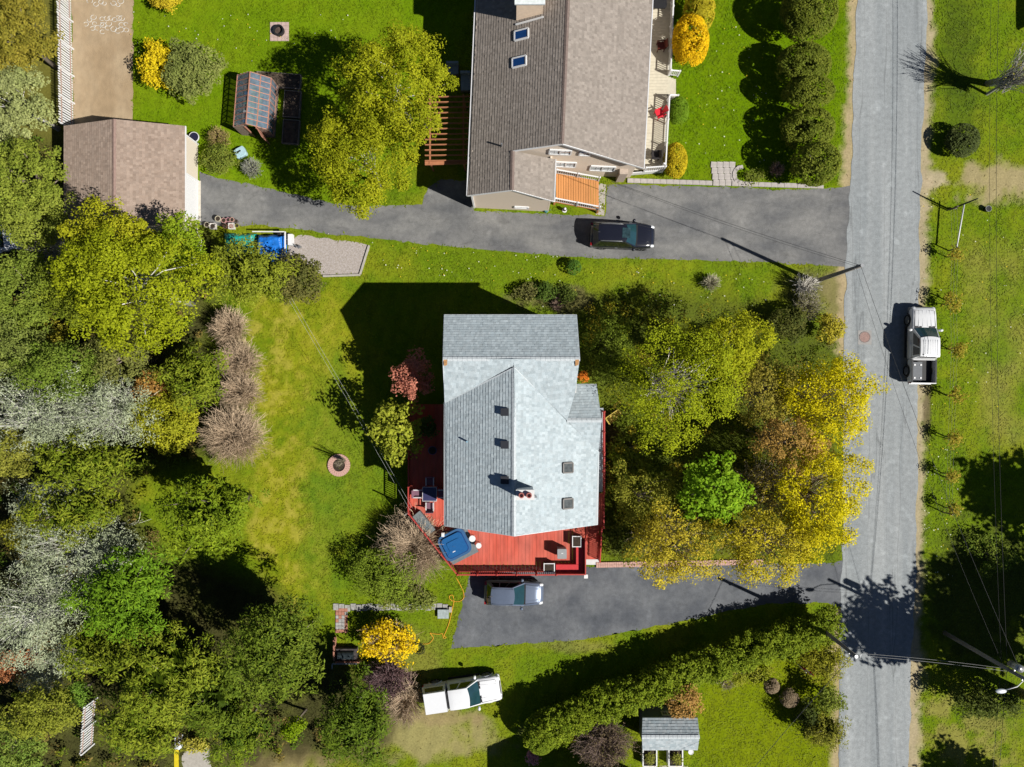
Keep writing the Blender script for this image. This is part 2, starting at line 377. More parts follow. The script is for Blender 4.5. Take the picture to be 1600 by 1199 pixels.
M_SAND = pm("packed_sand", (.43,.325,.205), .95, .10, 2.5, bump=.4, bscale=20, col2=(.36,.26,.155), stretch=(1,.6,1))
sheet("sand_yard", SANDPAD, .006, M_SAND, 5, kind="structure")
M_GRAV = pm("grey_gravel", (.46,.41,.385), .95, .40, 34, bump=.5, bscale=40, col2=(.37,.32,.28))
sheet("gravel_bed", GRAVEL, .007, M_GRAV, 6, kind="structure")
sheet("concrete_path", [(286,1176),(300,1169),(328,1170),(332,1230),(284,1230)], .006, M_CONC, 7, kind="structure")
sheet("concrete_path", [(935,286),(947,289),(944,337),(931,336)], .012, M_CONC, 8, jagged=False, kind="structure")
sheet("concrete_path", [(1030,1197),(1075,1197),(1075,1230),(1030,1230)], .006, M_CONC, 9, kind="structure")
# stone strip path behind the forsythia
M_STONE = pm("path_stone", (.36,.35,.33), .9, .25, 6, bump=.5)
r = np.random.default_rng(5); k = 0
mbp = MB()
for x in range(525, 700, 9):
    q = G(x, 949+r.normal()*1.2); mbp.box(q.x-.19, q.y-.24, .0, q.x+.19, q.y+.24, .05+r.random()*.03)
mbp.build("garden_path", M_STONE, kind="structure")

# manhole in its square patch
t = thing("manhole_cover", "round rusty pink manhole cover in a square patch of the road", "manhole", G(1351,527,.016))
MB().box(-.5,-.55,.002,.5,.5,.008).build("patch", pm("patch_asphalt", (.33,.32,.31), .9, .1), t, local=True)
MB().cyl((0,0), .36, .008, .018, 24).build("cover", pm("rust_iron", (.30,.19,.165), .7, .25, 12), t, local=True)
MB().ring((0,0), .36, .42, .008, .024, 24).build("rim", pm("rim_iron", (.22,.17,.16), .7, .2), t, local=True)

# ---------------------------------------------------------------- roofs: shingle courses as real tabs
def shingles(name, pts, mat, cols, parent, tab=.17, course=.195, seed=0, lift=.020, amp=.26, **kw):
    r = np.random.default_rng(seed); pts = [Vector(p) for p in pts]
    n = Vector((0,0,0))
    for i in range(len(pts)): n += pts[i].cross(pts[(i+1) % len(pts)])
    n.normalize(); n = -n if n.z < 0 else n
    u = Vector((0,0,1)).cross(n).normalized(); v = n.cross(u).normalized(); o = sum(pts, Vector())/len(pts)
    q = [((p-o).dot(u), (p-o).dot(v)) for p in pts]
    v0 = min(a[1] for a in q); v1 = max(a[1] for a in q)
    def span(t):
        xs = []
        for i in range(len(q)):
            (xa, ya), (xb, yb) = q[i], q[(i+1) % len(q)]
            if min(ya, yb)-1e-6 <= t <= max(ya, yb)+1e-6:
                xs += [xa, xb] if abs(yb-ya) < 1e-6 else [xa+(xb-xa)*(t-ya)/(yb-ya)]
        return (min(xs), max(xs)) if xs else None
    U = np.array(u); VV = np.array(v); N = np.array(n); O = np.array(o); vs = []; cs = []; fs = []
    c0, c1 = np.array(cols[0])*ALB, np.array(cols[1])*ALB; row = 0; t = v0
    while t < v1-.01:
        t2 = min(t+course, v1); a = span(t+1e-4); b = span(t2-1e-4)
        if a and b:
            x = min(a[0], b[0])-r.random()*tab; hi = max(a[1], b[1]); rowc = 1+r.normal()*.02
            while x < hi:
                w = tab*(.75+.5*r.random()); e = x+w
                bl, br, tl, tr = max(x, a[0]), min(e, a[1]), max(x, b[0]), min(e, b[1])
                if br < bl: bl = br = min(max(x, a[0]), a[1])
                if tr < tl: tl = tr = min(max(x, b[0]), b[1])
                if br-bl > .005 or tr-tl > .005:
                    lf = lift*(.8+.7*r.random()); k = len(vs)
                    for (uu, ww, hh) in ((bl,t,lf),(br,t,lf),(tr,t2,.003),(tl,t2,.003),(bl,t,-.004),(br,t,-.004)):
                        vs.append(O+U*uu+VV*ww+N*hh)
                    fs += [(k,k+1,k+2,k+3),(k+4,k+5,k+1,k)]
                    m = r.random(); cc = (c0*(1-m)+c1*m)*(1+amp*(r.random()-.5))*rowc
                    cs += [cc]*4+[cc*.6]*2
                x = e
        t = t2; row += 1
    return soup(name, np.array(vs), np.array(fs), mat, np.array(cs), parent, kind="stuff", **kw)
M_SHING = pm("asphalt_shingle", (1,1,1), .9, .12, 20, attr=True, spec=.15)
def roof_plane(parent, pts, cols, seed, tmat, **kw):
    p2 = [Vector(p) for p in pts]; n = Vector((0,0,0)); o = sum(p2, Vector())/len(p2)
    for i in range(len(p2)): n += p2[i].cross(p2[(i+1) % len(p2)])
    n.normalize(); pts = p2 = [Vector((p.x, p.y, o.z-((p.x-o.x)*n.x+(p.y-o.y)*n.y)/n.z)) for p in p2]     # one true plane
    d = MB().slab([p-Vector((0,0,.014)) for p in p2], .14).build("roof", tmat, parent)
    shingles("shingles", pts, M_SHING, cols, d if False else parent, seed=seed, **kw)
    return d
def wall_poly(parent, name, pts, mat, t=.12):
    """vertical wall panel given its outline (3D points), thickened inward"""
    pts = [Vector(p) for p in pts]; n = (pts[1]-pts[0]).cross(pts[2]-pts[1]).normalized()
    k = len(pts); mb = MB(); mb.add(pts+[p-n*t for p in pts], [tuple(range(k)), tuple(range(k, 2*k))[::-1]]+[(i, k+i, k+(i+1) % k, (i+1) % k) for i in range(k)])
    return mb.build(name, mat, parent)
def window(parent, c, along, w, h, out, panes=2, mat_frame=None):
    """framed window on a wall: c centre on the wall face, along = wall direction, out = outward normal"""
    a = Vector(along).normalized(); o = Vector(out).normalized(); z = Vector((0,0,1)); c = Vector(c)
    f = MB()
    for (p, q) in ((c-a*w/2-z*h/2, c+a*w/2-z*h/2), (c-a*w/2+z*h/2, c+a*w/2+z*h/2)): f.bar(p+o*.03, q+o*.03, .09, .13)
    for k in range(panes+1):
        x = -w/2+w*k/panes; f.bar(c+a*x-z*h/2+o*.03, c+a*x+z*h/2+o*.03, .1, .07, up=o)
    fr = f.build("window", mat_frame or M_WHITE, parent)
    for k in range(panes):
        x0 = -w/2+w*k/panes+.05; x1 = -w/2+w*(k+1)/panes-.05
        g = MB(); e = o*.015
        g.add([c+a*x0-z*(h/2-.05)+e, c+a*x1-z*(h/2-.05)+e, c+a*x1+z*(h/2-.05)+e, c+a*x0+z*(h/2-.05)+e], [(0,1,2,3)])
        po = bpy.data.objects.new("pane", g.mesh("pane", M_GLASS)); COL.objects.link(po); po.parent = fr
        po.matrix_parent_inverse = Matrix.Identity(4)
        m2 = MB()
        for s in (.33, .66): m2.bar(c+a*x0+z*(h*s-h/2)+o*.025, c+a*x1+z*(h*s-h/2)+o*.025, .02, .025)
        xm = (x0+x1)/2; m2.bar(c+a*xm-z*(h/2-.05)+o*.025, c+a*xm+z*(h/2-.05)+o*.025, .02, .025, up=o)
        mo = bpy.data.objects.new("muntin", m2.mesh("muntin", mat_frame or M_WHITE)); COL.objects.link(mo); mo.parent = fr
    return fr
def railing(parent, a, b, h, mat, post=True, pitch=.15, bw=.045, rail=.09, posts=2):
    a = Vector(a); b = Vector(b); L = (b-a).length; d = (b-a)/L; z = Vector((0,0,1))
    MB().bar(a+z*h, b+z*h, rail, .045).build("top_rail", mat, parent)
    MB().bar(a+z*.12, b+z*.12, .05, .05).build("bottom_rail", mat, parent)
    me = MB().box(-bw/2,-bw/2,.0,bw/2,bw/2,h-.15).mesh("baluster", mat); n = int(L/pitch); ang = math.atan2(d.y, d.x)
    for k in range(1, n): inst(me, "baluster", parent, a+d*(L*k/n)+z*.13, (0,0,ang))
    if post:
        pm_ = MB().box(-.05,-.05,-.05,.05,.05,h+.06).add([(-.06,-.06,h+.06),(.06,-.06,h+.06),(.06,.06,h+.06),(-.06,.06,h+.06),(0,0,h+.11)], [(0,1,4),(1,2,4),(2,3,4),(3,0,4),(3,2,1,0)]).mesh("post", mat)
        for k in range(posts): inst(pm_, "post", parent, a+(b-a)*(k/(posts-1)), (0,0,ang))
# ---------------------------------------------------------------- the house with the pale blue-grey roof
M_EAVE = pm("roof_deck_grey", (.40,.43,.45), .8, .08)
M_SIDE = pm("pale_siding", (.62,.62,.60), .7, .05, 5, stretch=(1,1,12))
COLS = ((.40,.465,.495), (.465,.525,.55))
hs = thing("house", "two storey house with a pale blue grey shingled cross gable roof beside the red deck", "house", G(800,660))
W1 = P(692,561,8.9); WM = P(803,561,8.9); W2 = P(906,561,8.9); E1 = P(694,493,7.0); E2 = P(901,493,7.0)
M0 = P(803,575,8.85); M1 = P(803,838,8.9); EL0 = P(695,629,7.0); EL1 = P(695,822,7.0)
ER0 = P(935,707,6.0); ER1 = P(933,820,6.0); VV_ = P(886,657,7.2); R_ = P(940,657,7.25)
roof_plane(hs, [E1,E2,W2,W1], COLS, 1, M_EAVE)
roof_plane(hs, [W1,WM,M0,EL0], COLS, 2, M_EAVE)
roof_plane(hs, [WM,W2,P(899,612,7.95),VV_,M0], COLS, 3, M_EAVE)
roof_plane(hs, [VV_,R_,ER0], COLS, 4, M_EAVE)
roof_plane(hs, [VV_,R_,P(932,600,6.1),P(893,600,6.1)], COLS, 5, M_EAVE)
roof_plane(hs, [M0,EL0,EL1,M1], COLS, 6, M_EAVE)
roof_plane(hs, [M0,VV_,ER0,ER1,M1], COLS, 7, M_EAVE)
M_CAP = pm("ridge_cap", (.52,.56,.58), .9, .15, 12)
def cap(parent, a, b, mat=M_CAP, w=.28):
    a = Vector(a); b = Vector(b); d = b-a; n = max(1, int(d.length/.3)); mb = MB()
    side = d.cross(Vector((0,0,1))).normalized()*(w/2)
    for k in range(n):
        p = a+d*(k/n); q = a+d*((k+1.05)/n); lo = Vector((0,0,-.045)); up = Vector((0,0,.03)); up2 = Vector((0,0,.018))
        mb.add([p-side+lo+up, p+up+Vector((0,0,.02)), p+side+lo+up, q-side+lo+up2, q+up2+Vector((0,0,.02)), q+side+lo+up2], [(0,1,4,3),(1,2,5,4),(0,3,4,1),(2,1,4,5),(0,2,1)][:2]+[(2,1,0)])
    return mb.build("ridge_cap", mat, parent)
MV = pm('valley_flashing', (.56,.60,.62), .6, .1)
for a_, b_ in ((M0,EL0),(M0,ER0)): MB().bar(a_+Vector((0,0,.012)), b_+Vector((0,0,.012)), .10, .03).build('valley_flashing', MV, hs)
cap(hs, W1, W2); cap(hs, M0, M1); cap(hs, VV_, R_)
M_GUT = pm("gutter_white", (.62,.66,.68), .5, .06)
for a, b in ((E1,E2),(EL0,EL1),(ER0,ER1)): MB().bar(a+Vector((0,0,-.10)), b+Vector((0,0,-.10)), .12, .12).build("gutter", M_GUT, hs)
for a, b in ((M1,EL1),(M1,ER1),(W1,E1),(W1,EL0),(W2,E2)): MB().bar(a+Vector((0,0,-.09)), b+Vector((0,0,-.09)), .04, .16).build("bargeboard", M_GUT, hs)
# walls
gy0, gy1 = 583, 786
def hw(x, y, z): return G(x, y, z)
wall_poly(hs, "wall", [hw(714,625,0), hw(714,gy1,0), hw(714,gy1,7.02), hw(714,625,7.02)], M_SIDE)
wall_poly(hs, "wall", [hw(714,gy1,0), hw(909,gy1,0), hw(909,gy1,6.0), hw(802,gy1,8.6), hw(714,gy1,6.95)], M_SIDE)
wall_poly(hs, "wall", [hw(909,gy1,0), hw(909,607,0), hw(909,607,5.75), hw(909,gy1,5.75)], M_SIDE)
wall_poly(hs, "wall", [hw(714,512,0), hw(714,625,0), hw(714,620,7.0), hw(714,567,8.6), hw(714,512,7.0)], M_SIDE)
wall_poly(hs, "wall", [hw(886,512,0), hw(714,512,0), hw(714,512,6.9), hw(886,512,6.9)], M_SIDE)
wall_poly(hs, "wall", [hw(886,612,0), hw(886,512,0), hw(886,512,6.9), hw(886,567,8.6), hw(886,612,7.6)], M_SIDE)
wall_poly(hs, "wall", [hw(909,607,0), hw(886,607,0), hw(886,607,5.9), hw(909,607,5.9)], M_SIDE)
for x, z in ((750,2.6),(860,2.6),(760,5.2),(845,5.2),(802,6.9)): window(hs, hw(x,gy1,z), (1,0,0), 1.3, 1.2, (0,-1,0))
for y, z in ((660,2.6),(740,2.6),(660,5.2),(740,5.2)): window(hs, hw(714,y,z), (0,1,0), 1.2, 1.2, (-1,0,0))
for y, z in ((650,2.6),(700,2.6),(760,2.6)): window(hs, hw(909,y,z), (0,1,0), 1.2, 1.2, (1,0,0))
for x, z in ((750,2.4),(840,2.4),(750,5.2),(840,5.2)): window(hs, hw(x,512,z), (1,0,0), 1.1, 1.2, (0,1,0))
# skylights, vents, chimney
nR = ((ER0-M0).cross(M1-M0)).normalized(); nR = nR if nR.z > 0 else -nR
nL = ((EL1-M0).cross(M1-M0)).normalized(); nL = nL if nL.z > 0 else -nL
def onplane(px, py, p0, n):
    """where the line of sight of this roof detail meets the roof plane"""
    c = Vector((0,0,H)); d = P(px, py, 0)-c; t = (p0-c).dot(n)/d.dot(n); return c+d*t
def skylight(parent, c, n, along, w, l, frame, glassm):
    u = Vector(along)-n*n.dot(Vector(along)); u.normalize(); v = n.cross(u)
    f = MB(); hh = .13
    for s in (-1, 1):
        f.bar(c+u*(s*l/2)-v*w/2+n*hh/2, c+u*(s*l/2)+v*w/2+n*hh/2, .09, hh, up=n); f.bar(c+v*(s*w/2)-u*l/2+n*hh/2, c+v*(s*w/2)+u*l/2+n*hh/2, .09, hh, up=n)
    fo = f.build("skylight", frame, parent)
    g = MB(); e = n*(hh-.03); k = [c-u*l/2-v*w/2+e, c+u*l/2-v*w/2+e, c+u*l/2+v*w/2+e, c-u*l/2+v*w/2+e]
    g.add(k, [(0,1,2,3)])
    po = bpy.data.objects.new("pane", g.mesh("pane", glassm)); COL.objects.link(po); po.parent = fo
M_SKYF = pm("skylight_frame_brown", (.14,.13,.12), .5, .1); M_SKYG = pm("skylight_glass", (.09,.10,.10), .12, .3, 5, spec=.5)
for y in (731, 787): skylight(hs, onplane(886.5,y,M0,nR), nR, (1,0,0), .62, .72, M_SKYF, M_SKYG)
M_VENT = pm("roof_vent_dark", (.03,.032,.04), .6, .1)
for x, y in ((789,644),(789,695),(789,750)):
    c = onplane(x,y,M0,nL); mb = MB(); mb.box(c.x-.24, c.y-.2, c.z-.16, c.x+.2, c.y+.2, c.z+.16); mb.bar((c.x-.27,c.y,c.z+.13), (c.x+.24,c.y,c.z+.2), .48, .05); mb.build("roof_vent", M_VENT, hs)
c = onplane(730,690,M0,nL); MB().tube([c-Vector((0,0,.1)), c+Vector((0,0,.35))], .06, 10).build("vent_pipe", pm("pipe_blue", (.25,.4,.5), .5), hs)
c = onplane(820,768,M0,nR); ch = MB().box(c.x-.50,c.y-.26,c.z-.3,c.x+.50,c.y+.26,9.85); ch.box(c.x-.56,c.y-.31,9.85,c.x+.56,c.y+.31,9.97)
cho = ch.build("chimney", pm("chimney_render", (.70,.70,.69), .8, .06), hs)
for s in (-.23, .23):
    f = MB().ring((c.x+s, c.y), .11, .17, 9.97, 10.22, 14); fo = bpy.data.objects.new("flue", f.mesh("flue", pm("clay_flue", (.40,.13,.11), .8))); COL.objects.link(fo); fo.parent = cho
MB().box(c.x-.62,c.y-.4,c.z-.27,c.x+.75,c.y-.30,c.z+.08).build("flashing", M_STEEL, hs)
M_RUST = pm("rust_shingle", (.42,.22,.09), .9, .3, 9)
for p in (W1+Vector((.16,-.03,.03)), W2+Vector((-.16,-.03,.03))): MB().slab([p+Vector((-.12,-.02,.01)), p+Vector((.12,-.02,.01)), p+Vector((.09,-.34,-.185)), p+Vector((-.10,-.42,-.235))], .03).build("rust_patch", M_RUST, hs)

# ---------------------------------------------------------------- red deck
DZ = 1.25
M_RED = pm("red_deck_stain", (.56,.085,.048), .7, .20, 3, stretch=(1,.25,1), col2=(.55,.125,.085)); M_RED2 = pm("red_rail_paint", (.44,.05,.04), .55, .1)
dk = thing("deck", "red stained wooden deck wrapping the pale roofed house with balustrade and stairs", "deck", G(780,840))
A = [P(641,632,DZ), P(641,799,DZ), P(716,893,DZ), P(914,893,DZ)]
y_house = G(0,gy1).y-.02; x_west = G(714,0).x-.02; x_end = P(943,0,DZ).x; y_top = P(0,632,DZ).y
bw = .262; x = A[0].x; i = 0
while x < P(914,0,DZ).x-.03:
    xm = x+bw/2
    if xm <= A[2].x: t_ = (xm-A[1].x)/(A[2].x-A[1].x); yb = A[1].y+(A[2].y-A[1].y)*t_
    else: yb = A[2].y
    yt = y_top if xm < x_west else y_house
    x1 = min(x+bw-.012, P(914,0,DZ).x)
    yl = lambda xx: (A[1].y+(A[2].y-A[1].y)*min(1, max(0, (xx-A[1].x)/(A[2].x-A[1].x))))
    MB().prism([(x,yt),(x1,yt),(x1,yl(x1)),(x,yl(x))], DZ-.04, DZ+RNG.random()*.006).build("deck_board", M_RED, dk)
    x += bw
for a, b in ((A[0],A[1]),(A[1],A[2]),(A[2],A[3])): MB().bar(a-Vector((0,0,.17)), b-Vector((0,0,.17)), .05, .25).build("fascia", M_RED2, dk)
for p in (A[0], (A[0]+A[1])/2, A[1], A[2], (A[2]+A[3])/2, A[3]):
    q = p+Vector((.08 if p.x < 0 else -.08, .08, 0)); MB().box(q.x-.07,q.y-.07,0,q.x+.07,q.y+.07,DZ-.05).build("support_post", M_RED2, dk)
railing(dk, A[0], A[1], .95, M_RED2, posts=5); railing(dk, A[1], A[2], .95, M_RED2, posts=4); railing(dk, A[2], P(868,893,DZ), .95, M_RED2, posts=6)
# solid panelled corner with an L bench
pa, pb, pc = P(868,893,DZ), P(913,893,DZ), P(913,842,DZ)
MB().bar(pa+Vector((0,0,.45)), pb+Vector((0,0,.45)), .08, .9).build("corner_panel", M_RED2, dk)
MB().bar(pb+Vector((0,0,.45)), pc+Vector((0,0,.45)), .08, .9).build("corner_panel", M_RED2, dk)
M_RED3 = pm("red_bench_paint", (.56,.035,.04), .45, .08)
MB().bar(pa+Vector((.0,.33,.42)), pb+Vector((-.1,.33,.42)), .55, .06).build("bench_seat", M_RED3, dk)
MB().bar(pb+Vector((-.36,.62,.42)), pc+Vector((-.36,-.1,.42)), .55, .06).build("bench_seat", M_RED3, dk)
MB().bar(pa+Vector((.0,.58,.20)), pb+Vector((-.65,.58,.20)), .05, .38).build("bench_front", M_RED3, dk)
MB().bar(pb+Vector((-.62,.62,.20)), pc+Vector((-.62,-.1,.20)), .05, .38).build("bench_front", M_RED3, dk)
# stairs on the east side
sx0, sx1 = P(917,0,DZ).x, P(937,0,DZ).x; ys0 = P(0,822,DZ).y; n = 9
MB().box(P(914.4,0,DZ).x, ys0, DZ-.05, P(941,0,DZ).x, G(0,gy1).y+.9, DZ).build("landing", M_RED, dk)
for k in range(n):
    z = DZ-(k+1)*DZ/(n+1); y = ys0-k*.30; MB().box(sx0, y-.30, z-.04, sx1, y+.02, z).build("stair_tread", M_RED, dk)
for x in (sx0-.04, sx1+.04):
    MB().bar((x,ys0,DZ-.12),(x,ys0-n*.30,.02), .05, .25).build("stringer", M_RED2, dk)
for x in (sx1+.05,):
    a = Vector((x,ys0,DZ)); b = Vector((x,ys0-n*.30,.12)); MB().bar(a+Vector((0,0,.92)), b+Vector((0,0,.92)), .09, .05).build("stair_rail", M_RED2, dk)
    me = MB().box(-.03,-.03,0,.03,.03,.92).mesh("baluster", M_RED2)
    for k in range(19): inst(me, "baluster", dk, a+(b-a)*(k/18))
railing(dk, (P(941,0,DZ).x,ys0+.05,DZ), (P(941,0,DZ).x,G(0,gy1).y+.85,DZ), .95, M_RED2)
MB().box(sx0-.02, ys0-n*.30-.42, .004, sx1+.1, ys0-n*.30-.02, .09).build("bottom_step", pm("pale_concrete", (.66,.66,.65), .8, .06), dk)
MB().box(P(913,0,.9).x, P(0,905,.9).y, .5, P(919,0,.9).x, P(0,899,.9).y, .75).build("corner_lamp", M_WHITE, dk)
# veranda strip on the east wall
vd = thing("veranda", "narrow grey boarded veranda along the east wall of the pale roofed house", "veranda", G(918,700))
M_GREYB = pm("grey_deck_board", (.34,.37,.42), .7, .12, 4)
y = G(0,gy1).y+.95
while y < G(0,640).y:
    MB().box(G(909.6,0).x, y, .92, P(943,0,1).x, y+.14, .96).build("deck_board", M_GREYB, vd); y += .15
railing(vd, (P(943,0,1).x-.04, G(0,gy1).y+.95, .96), (P(943,0,1).x-.04, G(0,642).y, .96), .9, M_RED2, posts=5)
for yy in (650, 700, 745): MB().box(P(943,0,1).x-.12, G(0,yy).y, 0, P(943,0,1).x-.02, G(0,yy).y+.1, .93).build("support_post", M_RED2, vd)

# ---------------------------------------------------------------- on the deck
def chair(name, label, loc, rz, mat, seatmat=None, arms=True, w=.58, group=None, cat="chair", fan=False):
    t = thing(name, label, cat, loc, rz, group); sm = seatmat or mat
    MB().box(-w/2,-.26,.38,w/2,.27,.43).build("seat", sm, t, local=True)
    if fan:
        mb = MB()
        for k in range(7):
            a = (k-3)*.11; mb.bar((math.sin(a)*.18, -.25, .42), (math.sin(a)*.62, -.50, .42+.62*math.cos(a*1.5)), .085, .02, up=(0,1,.3))
        mb.build("backrest", sm, t, local=True)
    else:
        MB().bar((0,-.27,.42), (0,-.40,.92), w*.96, .04, up=(0,1,.2)).build("backrest", sm, t, local=True)
    for sx in (-1, 1):
        for sy in (-.24, .24): MB().bar((sx*(w/2-.03), sy, 0), (sx*(w/2-.03), sy, .62 if arms else .4), .045, .045).build("leg", mat, t, local=True)
        if arms: MB().bar((sx*(w/2-.02), -.34, .62), (sx*(w/2-.02), .30, .62), .08, .035).build("armrest", mat, t, local=True)
    return t
M_MESH = pm("plum_sling", (.20,.10,.14), .7, .1); M_FRW = pm("frame_white", (.6,.58,.58), .5)
tc = P(673,770,DZ)
t = thing("patio_table", "square dark glass patio table in the shade on the red deck", "table", (tc.x,tc.y,DZ+.006))
MB().box(-.48,-.48,.70,.48,.48,.715).build("table_top", pm("table_glass", (.05,.05,.12), .12, .1, spec=.5), t, local=True)
fr = MB()
for s in (-1,1): fr.bar((-.5,s*.5,.70),(.5,s*.5,.70),.04,.04); fr.bar((s*.5,-.5,.70),(s*.5,.5,.70),.04,.04)
fr.build("table_frame", M_FRW, t, local=True)
for sx in (-1,1):
    for sy in (-1,1): MB().bar((sx*.45,sy*.45,0),(sx*.45,sy*.45,.69),.04,.04).build("leg", M_FRW, t, local=True)
for i, (dx, dy, rz, w) in enumerate(((0,.86,math.pi,"nearest the house gable shade, north side"),(-.86,0,-math.pi/2,"on the west rail side"),(.86,0,math.pi/2,"next to the house wall"),(0,-.92,0,"in the sunlight, pale frame showing"))):
    chair("patio_chair", "plum sling patio chair at the glass deck table, "+w, (tc.x+dx,tc.y+dy,DZ+.006), rz, M_FRW, M_MESH, group="patio chairs round the deck table")
c = P(662,817,DZ); t = thing("storage_box", "slate grey rectangular storage box standing against the angled deck rail", "storage box", (c.x,c.y,DZ+.006), math.radians(-50))
MB().box(-.85,-.42,0,.85,.42,.52).build("body", pm("slate_plastic", (.12,.14,.15), .6, .1), t, local=True); MB().box(-.88,-.45,.52,.88,.45,.58).build("lid", pm("slate_lid", (.17,.195,.20), .6, .1), t, local=True)
# hot tub
c = P(711,850,DZ+.4); t = thing("hot_tub", "bright blue hot tub with a moulded lid on the corner of the red deck", "hot tub", (c.x,c.y,DZ+.03), math.radians(27))
def rrect(w, h, r, n=5):
    out = []
    for cx, cy, a0 in ((w-r,h-r,0),(-w+r,h-r,90),(-w+r,-h+r,180),(w-r,-h+r,270)):
        for k in range(n+1):
            a = math.radians(a0+90*k/n); out.append((cx+r*math.cos(a), cy+r*math.sin(a)))
    return out
M_TUB = pm("blue_tub", (.045,.125,.27), .35, .08, coat=.3); M_TUB2 = pm("blue_tub_lid", (.02,.115,.31), .25, .06, coat=.5); M_TUB3 = pm("blue_tub_rim", (.012,.045,.17), .35)
MB().prism(rrect(.98,.92,.42), 0, .62).build("shell", M_TUB, t, local=True); MB().prism(rrect(1.03,.97,.45), .62, .69).build("rim", M_TUB, t, local=True)
MB().prism(rrect(.84,.80,.30), .69, .72).build("seal", M_TUB3, t, local=True)
MB().prism(rrect(.78,.74,.26), .72, .80).build("lid", M_TUB2, t, local=True); MB().prism(rrect(.5,.36,.1), .80, .84).build("lid_step", M_TUB2, t, local=True)
MB().box(-.34,-.42,.80,-.14,-.2,.815).build("warning_sticker", M_WHITE, t, local=True)
q = P(722,868,DZ); MB().box(-1.12,-1.35,-.026,1.2,1.0,-.004).build("rubber_mat", pm("grey_mat", (.17,.19,.20), .85, .15), t, local=True)
for (px, py, lab, r_, hh) in ((738,842,"white plastic patio stool with ribbed seat beside the blue hot tub",.23,.45),(748,853,"small round white side table on the red deck by the hot tub",.20,.5)):
    c = P(px,py,DZ+hh); t = thing("stool" if "stool" in lab else "side_table", lab, "stool" if "stool" in lab else "table", (c.x,c.y,DZ+.008))
    MB().cyl((0,0), r_, hh-.04, hh, 20).build("top", M_WHITE, t, local=True)
    for k in range(4): a = math.pi/4+k*math.pi/2; MB().tube([(math.cos(a)*r_*.9,math.sin(a)*r_*.9,0),(math.cos(a)*r_*.6,math.sin(a)*r_*.6,hh-.04)], .02, 6).build("leg", M_WHITE, t, local=True)
c = P(694,834,DZ+.5); t = thing("white_box", "small white box on a stand tucked under the eave by the hot tub", "box", (c.x-.06,c.y-.02,DZ+.008)); MB().box(-.1,-.14,.55,.1,.14,.85).build("body", M_WHITE, t, local=True); MB().cyl((0,0),.04,0,.55,8).build("stand", M_DARK, t, local=True); MB().cyl((0,0),.14,0,.02,12).build("base", M_DARK, t, local=True)
c = P(878,865,DZ+.8); t = thing("barbecue", "square grey covered barbecue standing on the sunny red deck", "barbecue", (c.x,c.y,DZ+.008))
MB().box(-.31,-.33,.12,.31,.33,.86).build("cabinet", pm("bbq_grey", (.22,.225,.23), .5, .08), t, local=True); MB().prism(rrect(.33,.35,.06), .86, .95).build("lid", pm("bbq_lid", (.30,.31,.315), .45, .06), t, local=True)
MB().box(-.06,.02,.95,.08,.07,.975).build("badge", M_WHITE, t, local=True)
for sx in (-1,1):
    for sy in (-1,1): MB().cyl((sx*.25,sy*.27),.05,0,.12,8).build("foot", M_DARK, t, local=True)
def planter(lab, c, w, d, h, group):
    t = thing("planter_box", lab, "planter", (c.x,c.y,c.z)); 
    MB().box(-w/2,-d/2,0,w/2,d/2,h-.06).build("box", M_DARK, t, local=True)
    f = MB(); f.box(-w/2-.02,-d/2-.03,h-.06,-w/2+.035,d/2+.03,h); f.box(w/2-.035,-d/2-.03,h-.06,w/2+.03,d/2+.03,h); f.box(-w/2+.035,d/2-.035,h-.06,w/2-.035,d/2+.02,h-.002); f.box(-w/2+.035,-d/2-.02,h-.06,w/2-.035,-d/2+.035,h-.002)
    f.build("rim", M_WHITE, t, local=True); MB().box(-w/2+.05,-d/2+.05,h-.058,w/2-.05,d/2-.05,h-.03).build("soil", M_SOIL, t, local=True)
c = P(858,887,DZ+.5); c.z = DZ+.008; planter("black planter box with white rim at the west end of the bench", c, .75, .62, .62, "deck planters")
c = P(901,846,DZ+.5); c.z = DZ+.008; planter("black planter box with white rim at the top of the red deck stairs", c, .62, .75, .62, "deck planters")
c = P(677,703,DZ); t = thing("plant_tub", "blue plant tub standing in the deep shade of the west deck", "planter", (c.x,c.y,DZ+.008)); MB().cyl((0,0),.22,0,.55,16,.30).build("tub", M_TUB2, t, local=True); MB().cyl((0,0),.27,.55,.556,16).build("soil", M_SOIL, t, local=True)

# ---------------------------------------------------------------- the neighbours' house to the north
M_EAVE2 = pm("roof_deck_brown", (.24,.22,.20), .8, .08); M_SIDE2 = pm("tan_siding", (.82,.69,.56), .7, .04, 4, stretch=(1,1,14))
COLN = ((.265,.228,.198), (.312,.272,.238))
nh = thing("house", "long tan sided house with a brown shingled gable roof north of the worn driveway", "house", G(860,120))
rg0, rg1 = P(878,225,7.3), P(901,-330,7.3); le0, le1 = P(733,246,4.2), P(757,-330,4.2); re0, re1 = P(1006,263,4.2), P(1037,-330,4.2)
x0, x1_, x2, x3, x4 = P(801,236,5.77), P(800,297,5.77), P(730,306,4.2), P(868,249,4.2), P(866,315,4.2)
roof_plane(nh, [rg1,rg0,x0,le0,le1], COLN, 11, M_EAVE2); roof_plane(nh, [x0,x1_,x2,le0], COLN, 12, M_EAVE2)
roof_plane(nh, [x0,x3,x4,x1_], COLN, 13, M_EAVE2); roof_plane(nh, [rg1,re1,re0,rg0], COLN, 14, M_EAVE2)
MC2 = pm("ridge_cap_brown", (.20,.15,.13), .9, .15); cap(nh, rg0, rg1, MC2); cap(nh, x0, x1_, MC2)
M_GUT2 = pm("gutter_bright", (.72,.72,.74), .45, .05)
